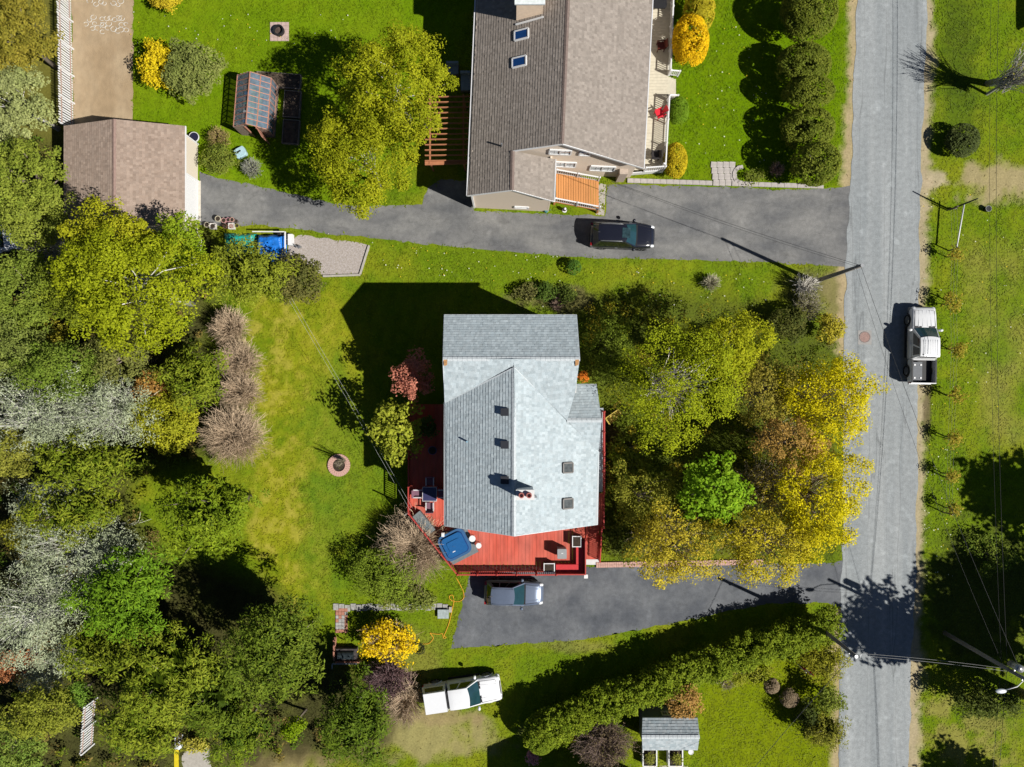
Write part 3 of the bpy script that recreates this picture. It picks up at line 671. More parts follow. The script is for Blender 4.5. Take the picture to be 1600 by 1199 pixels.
for a, b in ((le1,x2),(re0,re1),(x3,x4)): MB().bar(a+Vector((0,0,-.08)), b+Vector((0,0,-.08)), .13, .13).build("gutter", M_GUT2, nh)
for a, b in ((rg0,x0),(rg0,re0),(x1_,x2),(x1_,x4)): MB().bar(a+Vector((0,0,-.10)), b+Vector((0,0,-.10)), .04, .2).build("bargeboard", M_WHITE, nh)
SW, SE, NE, NW = G(741,267), G(984,278), G(1005,-230), G(762,-240); AP = G(866,272)
up = lambda p, z: Vector((p.x, p.y, z))
wall_poly(nh, "wall", [SW, SE, up(SE,4.3), up(AP,7.0), up(SW,4.3)], M_SIDE2)
wall_poly(nh, "wall", [SE, NE, up(NE,4.3), up(SE,4.3)], M_SIDE2); wall_poly(nh, "wall", [NW, SW, up(SW,4.3), up(NW,4.3)], M_SIDE2)
wall_poly(nh, "wall", [NE, NW, up(NW,4.3), up(G(880,-235),6.95), up(NE,4.3)], M_SIDE2)
XS, XE, XN = G(742,325), G(857,331), G(858,272)
wall_poly(nh, "wall", [XS, XE, up(XE,4.15), up(G(800,328),5.5), up(XS,4.25)], M_SIDE2)
wall_poly(nh, "wall", [XE, XN, up(XN,4.1), up(XE,4.1)], M_SIDE2); wall_poly(nh, "wall", [G(743,268), XS, up(XS,4.15), up(G(743,268),4.15)], M_SIDE2)
MB().bar(G(741.5,326,.3), G(741.5,326,4.1), .12, .12).build("corner_trim", M_WHITE, nh)
wa = (SE-SW).normalized(); wo = Vector((wa.y,-wa.x,0))
def onS(xg, z): 
    t_ = (xg-741)/(984-741); p = SW+(SE-SW)*t_; return Vector((p.x, p.y, z))
window(nh, onS(868,5.15), wa, 1.45, .85, wo); window(nh, onS(936,2.0), wa, 1.75, 1.0, wo); window(nh, onS(880,2.55), wa, 1.4, 1.0, wo); window(nh, onS(903,5.0), wa, .7, .55, wo, 1)
wa2 = (XE-XS).normalized(); wo2 = Vector((wa2.y,-wa2.x,0)); p = XS+(XE-XS)*.63; window(nh, Vector((p.x,p.y,.95)), wa2, 1.0, .4, wo2, 1)
MB().box(G(962,0).x, G(0,285).y, 0, G(974,0).x, G(0,277).y, 2.05).build("side_porch", pm("tan_door", (.48,.39,.32), .6), nh)
nE = (re0-rg0).cross(rg1-rg0).normalized(); nE = nE if nE.z > 0 else -nE
nW = (le0-rg0).cross(rg1-rg0).normalized(); nW = nW if nW.z > 0 else -nW
M_SKB = pm("blue_sky_glass", (.01,.055,.20), .1, .1, spec=.6)
for x, y in ((815.5,55),(812,97.5)): skylight(nh, onplane(x,y,rg0,nW), nW, (1,0,0), .62, 1.0, M_WHITE, M_SKB)
c = onplane(784,229,rg0,nW); MB().tube([c-Vector((0,0,.1)), c+Vector((0,0,.55))], .06, 8).build("vent_pipe", M_STEEL, nh)
# boxed dormer on the west slope, its tan south wall in view
xw, xe = P(807,0,7.0).x, P(848,0,7.0).x; ys = G(0,93).y
MB().box(xw, ys, 4.3, xe, ys+3.6, 7.75).build("dormer", pm("tan_dormer", (.90,.70,.52), .75, .08, 6), nh)
MB().box(xw-.12, ys-.08, 7.75, xe+.12, ys+3.7, 7.87).build("dormer_roof", pm("pale_dormer_cap", (.72,.76,.76), .6), nh)
MB().bar(onplane(806,38,rg0,nW)+Vector((0,-.06,.05)), onplane(849,26,rg0,nW)+Vector((0,-.06,.05)), .10, .12).build("flashing", M_WHITE, nh)
MB().bar((xe+.05,ys-.1,5.6),(xe+.05,ys-.1,6.5),.14,.14).build("downspout", M_WHITE, nh)

# side porch of the neighbours' house
po = thing("porch", "cream boarded porch with white balustrade along the east side of the tan house", "porch", G(1018,140))
M_CREAM = pm("cream_board", (.60,.55,.43), .65, .08, 4)
PZ = .7
for k in range(75):
    y = 266-k*5.0*.965; xl_ = 1003-(y-263)*.052; xr_ = 1037-(y-263)*.050
    a, b = P(xl_-12,y,PZ), P(xr_,y-1.0,PZ)
    MB().box(a.x, a.y, PZ-.04, b.x, a.y+.215, PZ+RNG.random()*.006).build("deck_board", M_CREAM, po)
e0, e1, e2, e3 = P(1036,266,PZ), P(1042,158,PZ), P(1044,118,PZ), P(1051,-70,PZ)
railing(po, e0, e1, .92, M_WHITE, posts=4); railing(po, e2, e3, .92, M_WHITE, posts=6); railing(po, P(1006,268,PZ), e0, .92, M_WHITE)
MB().bar(P(985,272,.35), P(1036,268,.35), .05, .6).build("skirt", M_WHITE, po); MB().bar(e0-Vector((0,0,.35)), e3-Vector((0,0,.35)), .05, .6).build("skirt", M_WHITE, po)
for k in range(3):
    a, b = P(1043+k*4.6,153,PZ), P(1048+k*4.6,119,PZ); z = PZ-(k+1)*.17; MB().box(a.x, a.y, z-.04, a.x+.30, b.y, z).build("stair_tread", M_CREAM, po)
railing(po, P(1045,118,PZ), P(1058,120,.25)+Vector((0,0,.1)), .85, M_WHITE); railing(po, P(1043,156,PZ), P(1055,157,.25)+Vector((0,0,.1)), .85, M_WHITE)
for px, py in ((1034,262),(1048,20)):
    p = P(px,py,PZ); MB().box(p.x-.06,p.y-.06,PZ,p.x+.06,p.y+.06,PZ+.98).build("corner_post", M_WHITE, po)
chair("adirondack_chair", "bright red fan backed garden chair on the cream porch", P(1029,181,PZ)+Vector((0,0,.01)), math.radians(115), pm("red_plastic", (.72,.03,.05), .4, .05), fan=True, w=.62)
chair("porch_chair", "dark slatted porch chair at the south end of the cream porch", P(1022,246,PZ)+Vector((0,0,.01)), math.radians(90), pm("dark_chair", (.035,.03,.03), .5))
chair("porch_chair", "mahogany brown porch chair in the shade of the golden shrub", P(1031,76,PZ)+Vector((0,0,.01)), math.radians(95), pm("mahogany", (.10,.02,.012), .45))
c = P(1028,8,PZ); t = thing("porch_table", "black covered table at the far north end of the cream porch", "table", (c.x,c.y,PZ+.01)); MB().prism(rrect(.5,.62,.2), .62, .7).build("top", M_DARK, t, local=True); MB().cyl((0,0),.06,0,.62,10).build("pedestal", M_DARK, t, local=True); MB().cyl((0,0),.28,0,.03,14).build("base", M_DARK, t, local=True)

# small orange deck by the neighbours' driveway
od = thing("deck", "small orange stained entrance deck with white rails beside the tan house", "deck", G(900,305)); OZ = .9
M_OR = pm("orange_cedar", (.60,.26,.085), .6, .12, 3, stretch=(1,.2,1)); n = 17
for k in range(n):
    x = 869+66*k/n; xb = x+66/n-.5; yt = 271+(x-869)*.17; yb = 315+(x-869)*.175
    a, b, c_, d = P(x,yt,OZ), P(xb,yt+.5,OZ), P(xb,yb+.5,OZ), P(x,yb,OZ)
    MB().prism([(a.x,a.y),(b.x,b.y),(c_.x,c_.y),(d.x,d.y)], OZ-.04, OZ+RNG.random()*.006).build("deck_board", M_OR, od)
q = [P(869,271,OZ), P(935,283,OZ), P(935,328,OZ), P(867,315,OZ)]
for a, b in ((q[0],q[1]),(q[1],q[2]),(q[3],q[2])): MB().bar(a-Vector((0,0,.16)), b-Vector((0,0,.16)), .05, .22).build("fascia", M_OR, od)
railing(od, q[0], q[1], .9, M_WHITE, posts=3); railing(od, q[3], q[2], .9, M_WHITE, posts=3)
for p in q: MB().box(p.x-.06,p.y-.06,0,p.x+.06,p.y+.06,OZ-.045).build("support_post", M_OR, od)
c = G(882,329); t = thing("planter_pot", "small white ornament with a dark base under the orange deck edge", "ornament", (c.x,c.y,.008)); MB().cyl((0,0),.18,0,.08,12).build("base", M_WHITE, t, local=True); MB().cyl((0,0),.10,.08,.42,12,.14).build("urn", pm("dark_urn", (.05,.03,.03), .6), t, local=True); MB().ball((0,0,.5),.1,.1,.1).build("ball", M_WHITE, t, local=True)
c = G(853,330); t = thing("watering_can", "teal watering can at the foot of the tan extension wall", "can", (c.x,c.y,.008)); MB().cyl((0,0),.16,0,.32,12,.13).build("body", pm("teal_plastic", (.08,.26,.27), .5), t, local=True); MB().tube([(.14,0,.08),(.34,0,.38)],.025,6).build("spout", MATS["teal_plastic"], t, local=True); MB().tube([(-.12,0,.05),(-.26,0,.2),(-.1,0,.34)],.018,6).build("handle", MATS["teal_plastic"], t, local=True)

# pergola in the shade of the neighbours' house
pg = thing("pergola", "open timber pergola beams in the shade west of the tan house", "pergola", G(705,215))
M_PERG = pm("cedar_beam", (.42,.17,.08), .75, .12, 4)
for k in range(13):
    y = 152+k*8.3; a, b = P(664+ (3 if k < 6 else 0),y,2.4), P(736,y-1,2.4); MB().bar(a, b, .06, .16).build("beam", M_PERG, pg)
for x in (672, 724): MB().bar(P(x,148,2.28), P(x,257,2.28), .1, .16).build("girder", M_PERG, pg)
MB().bar(P(664,255,2.3), P(736,253,2.3), .32, .05).build("shelf_board", M_PERG, pg)
for x in (672, 724):
    for y in (152, 252): p = P(x,y,2.3); MB().box(p.x-.06,p.y-.06,0,p.x+.06,p.y+.06,2.2).build("post", M_PERG, pg)
for (x, y, w, d, lab) in ((708,112,.9,.8,"grey cushioned patio seat in the shade nearest the birch"), (728,132,.75,1.3,"blue grey patio lounger tight against the tan house")):
    c = G(x,y); t = thing("garden_lounger", lab, "chair", (c.x,c.y,0), group="patio seats in the shade"); MB().box(-w/2,-d/2,.12,w/2,d/2,.34).build("base", M_WOODGREY, t, local=True); MB().prism(rrect(w/2-.04,d/2-.04,.1), .34, .46).build("cushion", pm("blue_grey_fabric", (.27,.33,.38), .9), t, local=True); MB().box(-w/2,d/2-.16,.46,w/2,d/2,.85).build("backrest", MATS["blue_grey_fabric"], t, local=True)
    for sx in (-1,1):
        for sy in (-1,1): MB().box(sx*(w/2-.05)-.03,sy*(d/2-.05)-.03,0,sx*(w/2-.05)+.03,sy*(d/2-.05)+.03,.12).build("leg", M_WOODGREY, t, local=True)

# ---------------------------------------------------------------- garage
ga = thing("garage", "detached garage with a pinkish brown shingled roof at the driveway end", "garage", G(225,290))
COLG = ((.32,.24,.19), (.375,.29,.235)); ME3 = pm("roof_deck_pink", (.30,.21,.17), .8)
gr0, gr1 = P(178,181,4.0), P(178,181,4.0)+Vector((0,-7.2,0)); ger0 = P(289,197,2.7); ger1 = P(289,355,2.7); gel0 = P(100,197,2.7); gel1 = P(100,355,2.7)
gr0 = Vector((gr0.x, ger0.y, 4.0)); gr1 = Vector((gr0.x, ger1.y, 4.0))
roof_plane(ga, [gr0,ger0,ger1,gr1], COLG, 21, ME3); roof_plane(ga, [gr0,gr1,gel1,gel0], COLG, 22, ME3); cap(ga, gr0, gr1, pm("ridge_cap_pink", (.28,.19,.16), .9))
M_BEI = pm("beige_siding", (.70,.62,.50), .7, .04, 4, stretch=(1,1,10)); xe = ger0.x-.28; xw = gel0.x+.28; yn = ger0.y-.25; ysn = ger1.y+.25; xr = gr0.x
wall_poly(ga, "wall", [(xe,ysn,0),(xe,yn,0),(xe,yn,2.6),(xe,ysn,2.6)], M_BEI); wall_poly(ga, "wall", [(xw,yn,0),(xw,ysn,0),(xw,ysn,2.6),(xw,yn,2.6)], M_BEI)
wall_poly(ga, "wall", [(xw,ysn,0),(xe,ysn,0),(xe,ysn,2.6),(xr,ysn,3.8),(xw,ysn,2.6)], M_BEI); wall_poly(ga, "wall", [(xe,yn,0),(xw,yn,0),(xw,yn,2.6),(xr,yn,3.8),(xe,yn,2.6)], M_BEI)
MB().bar(ger0-Vector((0,0,.06)), ger1-Vector((0,0,.06)), .1, .12).build("gutter", M_WHITE, ga)
y0 = G(0,284).y; y1 = G(0,345).y
g = MB()
for k in range(5): g.box(xe, y1, .03+k*.44, xe+.05, y0, .46+k*.44)
g.build("garage_door", M_WHITE, ga)
for yy in (y0, y1): MB().bar((xe+.04,yy,0),(xe+.04,yy,2.3),.1,.12,up=(0,1,0)).build("door_frame", M_WHITE, ga)
MB().box(xe+.0, y1-.05, .0, xe+.22, y0+.05, .018).build("door_sill", pm("pale_sill", (.62,.57,.48), .8), ga)
MB().bar((xe+.03,G(0,226).y,0),(xe+.03,G(0,226).y,2.5),.07,.1,up=(0,1,0)).build("corner_trim", M_WHITE, ga)
c = G(302,219); t = thing("dish_stand", "white framed dark disc leaning on the garage corner", "disc", (c.x+.2,c.y+.1,0)); MB().cyl((0,0),.34,.3,.36,18).build("disc", pm("navy_disc", (.02,.02,.05), .5), t, local=True); MB().ring((0,0),.34,.38,.29,.37,18).build("rim", M_WHITE, t, local=True); MB().cyl((0,0),.05,0,.3,8).build("stand", M_DARK, t, local=True)

# garden shed, south
sh = thing("garden_shed", "small garden shed with blue grey shingled roof beside white framed raised beds", "shed", G(1030,1100))
s = [P(1004,1122,2.2), P(1090,1122,2.2), P(1093,1152,2.95), P(1003,1152,2.95), P(1090,1172,2.1), P(1004,1172,2.1)]
COLSH = ((.33,.39,.42),(.44,.48,.50)); roof_plane(sh, [s[0],s[1],s[2],s[3]], COLSH, 31, M_EAVE); roof_plane(sh, [s[3],s[2],s[4],s[5]], COLSH, 32, M_EAVE); cap(sh, s[3], s[2])
q0, q1 = s[0], s[4]; M_SHW = pm("shed_blue", (.20,.25,.31), .7)
MB().box(q0.x+.15, q1.y+.15, 0, q1.x-.1, q0.y-.15, 2.05).build("wall", M_SHW, sh); window(sh, ((q0.x+q1.x)/2, q0.y-.145, 1.3), (1,0,0), .8, .6, (0,1,0)); MB().box(q1.x-.11, q1.y+.5, 0, q1.x-.05, q1.y+1.3, 1.9).build("door", M_WHITE, sh)
# off frame houses that throw their shadow into the picture
def simple_house(name, lab, x0, y0, x1, y1, ze, zr, cols, seed, ridge_y=True):
    t = thing(name, lab, "house", ((x0+x1)/2,(y0+y1)/2,0))
    if ridge_y:
        xm = (x0+x1)/2; A_, B_, C_, D_ = Vector((x0,y0,ze)), Vector((x0,y1,ze)), Vector((x1,y1,ze)), Vector((x1,y0,ze)); r0, r1 = Vector((xm,y0,zr)), Vector((xm,y1,zr))
        roof_plane(t, [A_,r0,r1,B_], cols, seed, M_EAVE2, tab=1.0, course=.4); roof_plane(t, [r0,D_,C_,r1], cols, seed+1, M_EAVE2, tab=1.0, course=.4)
    MB().box(x0+.3,y0+.3,0,x1-.3,y1-.3,ze-.05).build("wall", M_SIDE2, t)
    return t
c = G(860,1212); simple_house("house", "house south of the frame shading the lawn by the white pickup", c.x, c.y-11, c.x+8.2, c.y, 4.9, 7.0, COLN, 41)
c = G(1668,83); simple_house("house", "house beyond the east edge whose shadow reaches the top right corner", c.x, c.y, c.x+8, c.y+12, 4.0, 6.2, COLN, 43)
# ---------------------------------------------------------------- vehicles
def loft(secs, mb=None):
    """car body: sections (x, half width, z low, z high) joined along x, rounded at the shoulders"""
    mb = mb or MB(); n = 0; base = len(mb.v); vs = []; fs = []
    for (x, w, z0, z1) in secs:
        d = z1-z0
        half = [(.90*w,z0),(1.0*w,z0+.22*d),(1.0*w,z0+.60*d),(.965*w,z1-.14*d),(.88*w,z1-.035*d),(.70*w,z1),(.36*w,z1+.018),(0,z1+.025)]
        ring = [(x,-y,z) for y, z in half]+[(x,y,z) for y, z in half[::-1][1:]]; n = len(ring); vs += ring
    for i in range(len(secs)-1):
        for k in range(n): fs.append((i*n+k, i*n+(k+1) % n, (i+1)*n+(k+1) % n, (i+1)*n+k))
    fs.append(tuple(range(n))[::-1]); fs.append(tuple((len(secs)-1)*n+k for k in range(n)))
    return mb.add(vs, [f[::-1] for f in fs])
def frustum(b, t, zb, zt):
    """cabin: b, t = (x rear, x front, half width) at heights zb, zt -> 8 corners"""
    return [Vector((b[0],-b[2],zb)),Vector((b[1],-b[2],zb)),Vector((b[1],b[2],zb)),Vector((b[0],b[2],zb)),Vector((t[0],-t[2],zt)),Vector((t[1],-t[2],zt)),Vector((t[1],t[2],zt)),Vector((t[0],t[2],zt))]
def panel(mat, name, par, q, u0, u1, v0, v1, out, off=.012, bow=None):
    """pane lying on a cabin face: q = 4 corners (bottom a,b / top c,d)"""
    a, b, c, d = q
    def pt(u, v): return (a*(1-u)+b*u)*(1-v)+(d*(1-u)+c*u)*v
    n = (b-a).cross(d-a).normalized(); n = n if n.dot(Vector(out)) > 0 else -n
    m = MB(); N = 6; vs = []
    for i in range(N+1):
        u = u0+(u1-u0)*i/N; k = off+(bow or 0)*math.sin(math.pi*(i/N))
        vs += [pt(u,v0)+n*k, pt(u,v1)+n*k]
    fs = [(2*i,2*i+2,2*i+3,2*i+1) for i in range(N)]
    return m.add(vs, fs).build(name, mat, par, local=True, smooth=True)
def wheels(t, xs, hw, r=.36, w=.24):
    rimm = pm("alloy_rim", (.35,.36,.37), .35, .05, metal=.6); tym = pm("tyre_rubber", (.018,.018,.018), .85, .1)
    for x in xs:
        for s in (-1, 1):
            y = s*(hw-w/2+.01); mb = MB(); pts = []
            for yy, rr in ((-w/2,r*.8),(-w/2,r*.95),(-w/2+.03,r),(w/2-.03,r),(w/2,r*.95),(w/2,r*.8)):
                pts.append([(x+rr*math.cos(2*math.pi*k/18), y+yy, r+rr*math.sin(2*math.pi*k/18)) for k in range(18)])
            fs = [(i*18+k,i*18+(k+1) % 18,(i+1)*18+(k+1) % 18,(i+1)*18+k) for i in range(5) for k in range(18)]
            mb.add(sum(pts, []), fs); wo_ = mb.build("wheel", tym, t, local=True, smooth=True)
            rm = MB(); 
            for k in range(5):
                a = 2*math.pi*k/5; rm.bar((x,y+s*w*.42,r),(x+r*.72*math.cos(a),y+s*w*.42,r+r*.72*math.sin(a)),.07,.03,up=(0,1,0))
            n0 = 18; rm.add([(x+r*.8*math.cos(2*math.pi*k/n0), y+s*w*.36, r+r*.8*math.sin(2*math.pi*k/n0)) for k in range(n0)], [tuple(range(n0))])
            ro = bpy.data.objects.new("rim", rm.mesh("rim", rimm)); COL.objects.link(ro); ro.parent = wo_
M_CGL = pm("car_glass", (.015,.05,.06), .06, .15, 3, spec=.7); M_CGD = pm("car_side_glass", (.006,.008,.01), .06, .1, spec=.6)
M_HL = pm("headlamp", (.7,.72,.74), .15, .05, spec=.8, coat=1.0); M_TL = pm("taillamp", (.25,.01,.01), .2, coat=.8); M_TRIM = pm("black_trim", (.015,.015,.017), .55)
def suv(name, label, loc, rz, paint, L=4.75, Wd=1.88, sunroof=False, rails=True):
    t = thing(name, label, "car", loc, rz); h = Wd/2; a = L/2
    body = loft([(-a,.70*h,.42,.80),(-a+.06,.86*h,.34,.92),(-a+.25,.96*h,.28,1.02),(-a+.9,h,.24,1.06),(0,h,.24,1.06),(a-1.45,h,.24,1.05),(a-1.3,.985*h,.24,1.03),(a-.7,.95*h,.25,.97),(a-.28,.88*h,.28,.88),(a-.08,.74*h,.34,.76),(a,.55*h,.40,.66)])
    body.build("body", paint, t, local=True, smooth=True)
    zr = 1.66; c = frustum((-a+.18, a-1.42, h*.93), (-a+.62, a-2.30, h*.70), 1.02, zr)
    mb = MB(); mb.add(c, [(0,3,2,1),(4,5,6,7),(0,1,5,4),(1,2,6,5),(2,3,7,6),(3,0,4,7)]); mb.build("cabin", paint, t, local=True)
    xr, xf, w2 = -a+.56, a-2.22, h*.71
    rf = MB(); vs = []; N = 8
    for i in range(N+1):
        x = xr+(xf-xr)*i/N; e = .05*(1-(2*i/N-1)**4)
        for j in range(9):
            y = -1+2*j/8; edge = (1-abs(y)**4)*.05; ww = w2*(1-.05*abs(2*i/N-1)**3); vs.append((x+(.10*(1-y*y) if i == N else (-.06*(1-y*y) if i == 0 else 0)), y*ww, zr-.03+e+edge))
    rf.add(vs, [(i*9+j,(i+1)*9+j,(i+1)*9+j+1,i*9+j+1) for i in range(N) for j in range(8)]); rf.build("roof", paint, t, local=True, smooth=True)
    panel(M_CGL, "windshield", t, (c[1],c[2],c[6],c[5]), .05, .95, .03, .93, (1,0,.5), bow=.05)
    panel(M_CGD, "rear_window", t, (c[3],c[0],c[4],c[7]), .08, .92, .12, .9, (-1,0,.5), bow=.03)
    for s, q in ((-1,(c[0],c[1],c[5],c[4])),(1,(c[3],c[2],c[6],c[7]))):
        for u0, u1 in ((.10,.33),(.36,.60),(.63,.90)): panel(M_CGD, "side_window", t, q, u0, u1, .10, .88, (0,s,.4))
        MB().bar((-a+.4,s*(h+.0),.42),(a-.5,s*(h+.0),.42),.03,.12).build("sill_trim", M_TRIM, t, local=True)
        m = MB(); loft([(a-1.72,.02,1.0,1.06),(a-1.66,.10,.97,1.13),(a-1.55,.11,.97,1.13),(a-1.50,.05,1.0,1.1)], m); m.v = [(x, y+s*(h+.13), z) for x, y, z in m.v]; m.build("mirror", paint, t, local=True, smooth=True)
        hl = MB(); loft([(a-.42,.06,.70,.84),(a-.25,.13,.62,.83),(a-.08,.10,.58,.74),(a-.03,.04,.60,.70)], hl); hl.v = [(x, y+s*h*.72, z+.015) for x, y, z in hl.v]; hl.build("headlight", M_HL, t, local=True, smooth=True)
        MB().box(-a+.02, s*h*.78-.10, .72, -a+.16, s*h*.78+.10, 1.0).build("taillight", M_TL, t, local=True)
        if rails: MB().tube([(xr+.1,s*w2*.93,zr+.03),(xr+.2,s*w2*.93,zr+.075),(xf-.35,s*w2*.93,zr+.075),(xf-.25,s*w2*.93,zr+.03)], .02, 6).build("roof_rail", M_STEEL, t, local=True, smooth=True)
        for x in (-.55, .45): MB().bar((x,s*(h+.012),.86),(x+.2,s*(h+.012),.86),.025,.03).build("door_handle", M_STEEL, t, local=True)
        MB().bar((a-1.35,s*h*.55,1.045),(a-.35,s*h*.42,.945),.03,.012).build("hood_crease", paint, t, local=True)
    MB().bar((a-1.40,-h*.8,1.055),(a-1.40,h*.8,1.055),.16,.03).build("cowl", M_TRIM, t, local=True)
    MB().bar((-a+.62,0,zr+.04),(-a+.44,0,zr+.11),.03,.03).build("antenna", M_TRIM, t, local=True)
    gm = MB(); loft([(a-.10,.42*h,.40,.66),(a+.015,.36*h,.42,.62)], gm); gm.build("grille", M_TRIM, t, local=True)
    if sunroof: MB().box(-.15, -.36, zr+.068, .42, .36, zr+.080).build("sunroof", pm("sunroof_glass", (.03,.06,.07), .08, .5, 4, spec=.6), t, local=True)
    for s in (-1,1):
        MB().bar((a-1.36,s*h*.80,1.052),(a-.42,s*h*.66,.945),.018,.014).build("panel_gap", M_TRIM, t, local=True)
        for x in (-a+1.15,-.1,a-1.62): MB().bar((x,s*(h+.004),.35),(x,s*(h*.97),1.03),.014,.014,up=(1,0,0)).build("panel_gap", M_TRIM, t, local=True)
        MB().bar((xr+.06,s*w2*.86,zr+.03),(xf-.02,s*w2*.86,zr+.03),.022,.02).build("roof_channel", M_TRIM, t, local=True)
        MB().bar((a-1.50,s*h*.25+.1,1.09),(a-1.62,s*h*.25-.35,1.19),.022,.02).build("wiper", M_TRIM, t, local=True)
    MB().bar((a-.33,-h*.62,.915),(a-.33,h*.62,.915),.018,.014).build("panel_gap", M_TRIM, t, local=True)
    wheels(t, (-a+.92, a-.92), h); return t
M_BLACKP = pm("black_car_paint", (.012,.013,.022), .22, .05, coat=.8); M_SILV = pm("silver_blue_paint", (.15,.185,.26), .28, .04, metal=.3, coat=.7)
M_SILV2 = pm("silver_paint", (.52,.56,.60), .25, .04, metal=.45, coat=.6); M_WHT = pm("white_car_paint", (.80,.81,.83), .25, .02, coat=.6)
M_PEWT = pm("pewter_paint", (.78,.79,.80), .3, .03, metal=.12, coat=.6)
c = P(972,369,.6); suv("parked_car", "black SUV with sunroof parked on the neighbours' worn driveway", (c.x,c.y,.01), math.radians(-2), M_BLACKP, sunroof=True)
c = P(803,926,.6); suv("parked_car", "silver blue hatchback parked right below the red deck", (c.x,c.y,.01), math.radians(-1.5), M_SILV, L=4.35, Wd=1.80, rails=False)
c = P(-8,374,.6); suv("parked_car", "white car almost hidden by trees at the left edge of the picture", (c.x,c.y,.01), math.radians(5), M_WHT, L=4.5)

def pickup(name, label, loc, rz, paint, L=5.75, Wd=1.95, canopy=False, crew=True, ribs=False):
    t = thing(name, label, "pickup truck", loc, rz); h = Wd/2; a = L/2; bedx = -a+ (1.85 if crew else 2.0)
    body = loft([(bedx,h*.985,.36,1.08),(bedx+.05,h,.34,1.10),(0,h,.34,1.10),(a-1.55,h,.34,1.10),(a-1.42,.985*h,.36,1.10),(a-.7,.965*h,.38,1.06),(a-.25,.93*h,.40,1.00),(a-.1,.84*h,.42,.90),(a-.05,.74*h,.46,.80)])
    body.build("body", paint, t, local=True, smooth=True)
    MB().prism([(a-.28,-h*.97),(a-.03,-h*.88),(a,-h*.5),(a,h*.5),(a-.03,h*.88),(a-.28,h*.97)], .40, .62).build("front_bumper", M_STEEL if not canopy else paint, t, local=True)
    bd = MB(); bz = 1.08
    bd.box(-a+.10,-h*.97,.55,bedx-.03,-h*.84,bz); bd.box(-a+.10,h*.84,.55,bedx-.03,h*.97,bz); bd.box(bedx-.09,-h*.84,.60,bedx-.03,h*.84,bz+.003); bd.box(-a+.05,-h*.95,.58,-a+.12,h*.95,bz-.004); bd.build("bed", paint, t, local=True)
    MB().box(-a+.12,-h*.84,.60,bedx-.09,h*.84,.66).build("bed_liner", M_TRIM, t, local=True)
    MB().box(-a,-h*.85,.42,-a+.1,h*.85,.58).build("rear_bumper", M_STEEL, t, local=True)
    for s in (-1,1): MB().bar((-a+.12,s*h*.905,bz+.008),(bedx-.05,s*h*.905,bz+.008),.11,.02).build("bed_rail", M_TRIM if not canopy else paint, t, local=True)
    zr = 1.80; c = frustum((bedx+.02, a-1.58, h*.93), (bedx+.20, a-2.42, h*.72), 1.06, zr)
    MB().add(c, [(0,3,2,1),(4,5,6,7),(0,1,5,4),(1,2,6,5),(2,3,7,6),(3,0,4,7)]).build("cabin", paint, t, local=True)
    xr, xf, w2 = bedx+.14, a-2.36, h*.735; N = 8; vs = []
    for i in range(N+1):
        x = xr+(xf-xr)*i/N; e = .05*(1-(2*i/N-1)**4)
        for j in range(9):
            y = -1+2*j/8; vs.append((x+(.10*(1-y*y) if i == N else 0), y*w2, zr-.02+e+(1-abs(y)**4)*.04))
    MB().add(vs, [(i*9+j,(i+1)*9+j,(i+1)*9+j+1,i*9+j+1) for i in range(N) for j in range(8)]).build("roof", paint, t, local=True, smooth=True)
    panel(M_CGL, "windshield", t, (c[1],c[2],c[6],c[5]), .04, .96, .02, .94, (1,0,.5), bow=.05); panel(M_CGD, "rear_window", t, (c[3],c[0],c[4],c[7]), .1, .9, .15, .88, (-1,0,.3))
    for s, q in ((-1,(c[0],c[1],c[5],c[4])),(1,(c[3],c[2],c[6],c[7]))):
        for u0, u1 in (((.10,.42),(.48,.88)) if crew else ((.12,.86),)): panel(M_CGD, "side_window", t, q, u0, u1, .10, .86, (0,s,.4))
        m = MB(); loft([(a-1.86,.04,1.06,1.22),(a-1.80,.13,1.03,1.27),(a-1.70,.13,1.03,1.27),(a-1.66,.06,1.06,1.2)], m); m.v = [(x, y+s*(h+.17), z) for x, y, z in m.v]; m.build("mirror", paint, t, local=True, smooth=True)
        hl = MB(); loft([(a-.34,.07,.76,.94),(a-.20,.15,.70,.93),(a-.07,.12,.68,.86),(a-.02,.06,.70,.82)], hl); hl.v = [(x, y+s*h*.74, z+.015) for x, y, z in hl.v]; hl.build("headlight", M_HL, t, local=True, smooth=True)
        MB().box(-a+.06, s*h*.90-.06, .68, -a+.17, s*h*.90+.085, 1.03).build("taillight", M_TL, t, local=True)
        for x in (.05, .85): MB().bar((x,s*(h+.015),.94),(x+.2,s*(h+.015),.94),.03,.04).build("door_handle", paint, t, local=True)
        for x in (-a+.98, a-.98):
            ar = MB(); N2 = 10
            pts = [(x+.48*math.cos(math.pi*k/N2), s*(h*.985), .38+.46*math.sin(math.pi*k/N2)) for k in range(N2+1)]; ar.tube(pts, .045, 6); ar.build("wheel_arch", M_TRIM if not canopy else paint, t, local=True, smooth=True)
        MB().bar((bedx+.1,s*(h+.06),.38),(a-1.45,s*(h+.06),.38),.14,.05).build("side_step", M_TRIM, t, local=True)
        MB().bar((a-1.5,s*h*.50,1.125),(a-.3,s*h*.40,1.03),.06,.025).build("hood_crease", paint, t, local=True)
        if ribs: MB().bar((a-1.5,s*h*.18,1.132),(a-.3,s*h*.15,1.035),.05,.02).build("hood_crease", paint, t, local=True)
    if ribs:
        for k in range(-3,4): MB().bar((xr+.15,k*w2*.24,zr+.066),(xf-.15,k*w2*.24,zr+.066),.035,.014).build("roof_rib", paint, t, local=True)
        for s in (-1,1): MB().box(xr+.1,s*w2*.72-.02,zr+.05,xr+.17,s*w2*.72+.02,zr+.085).build("roof_mount", M_TRIM, t, local=True)
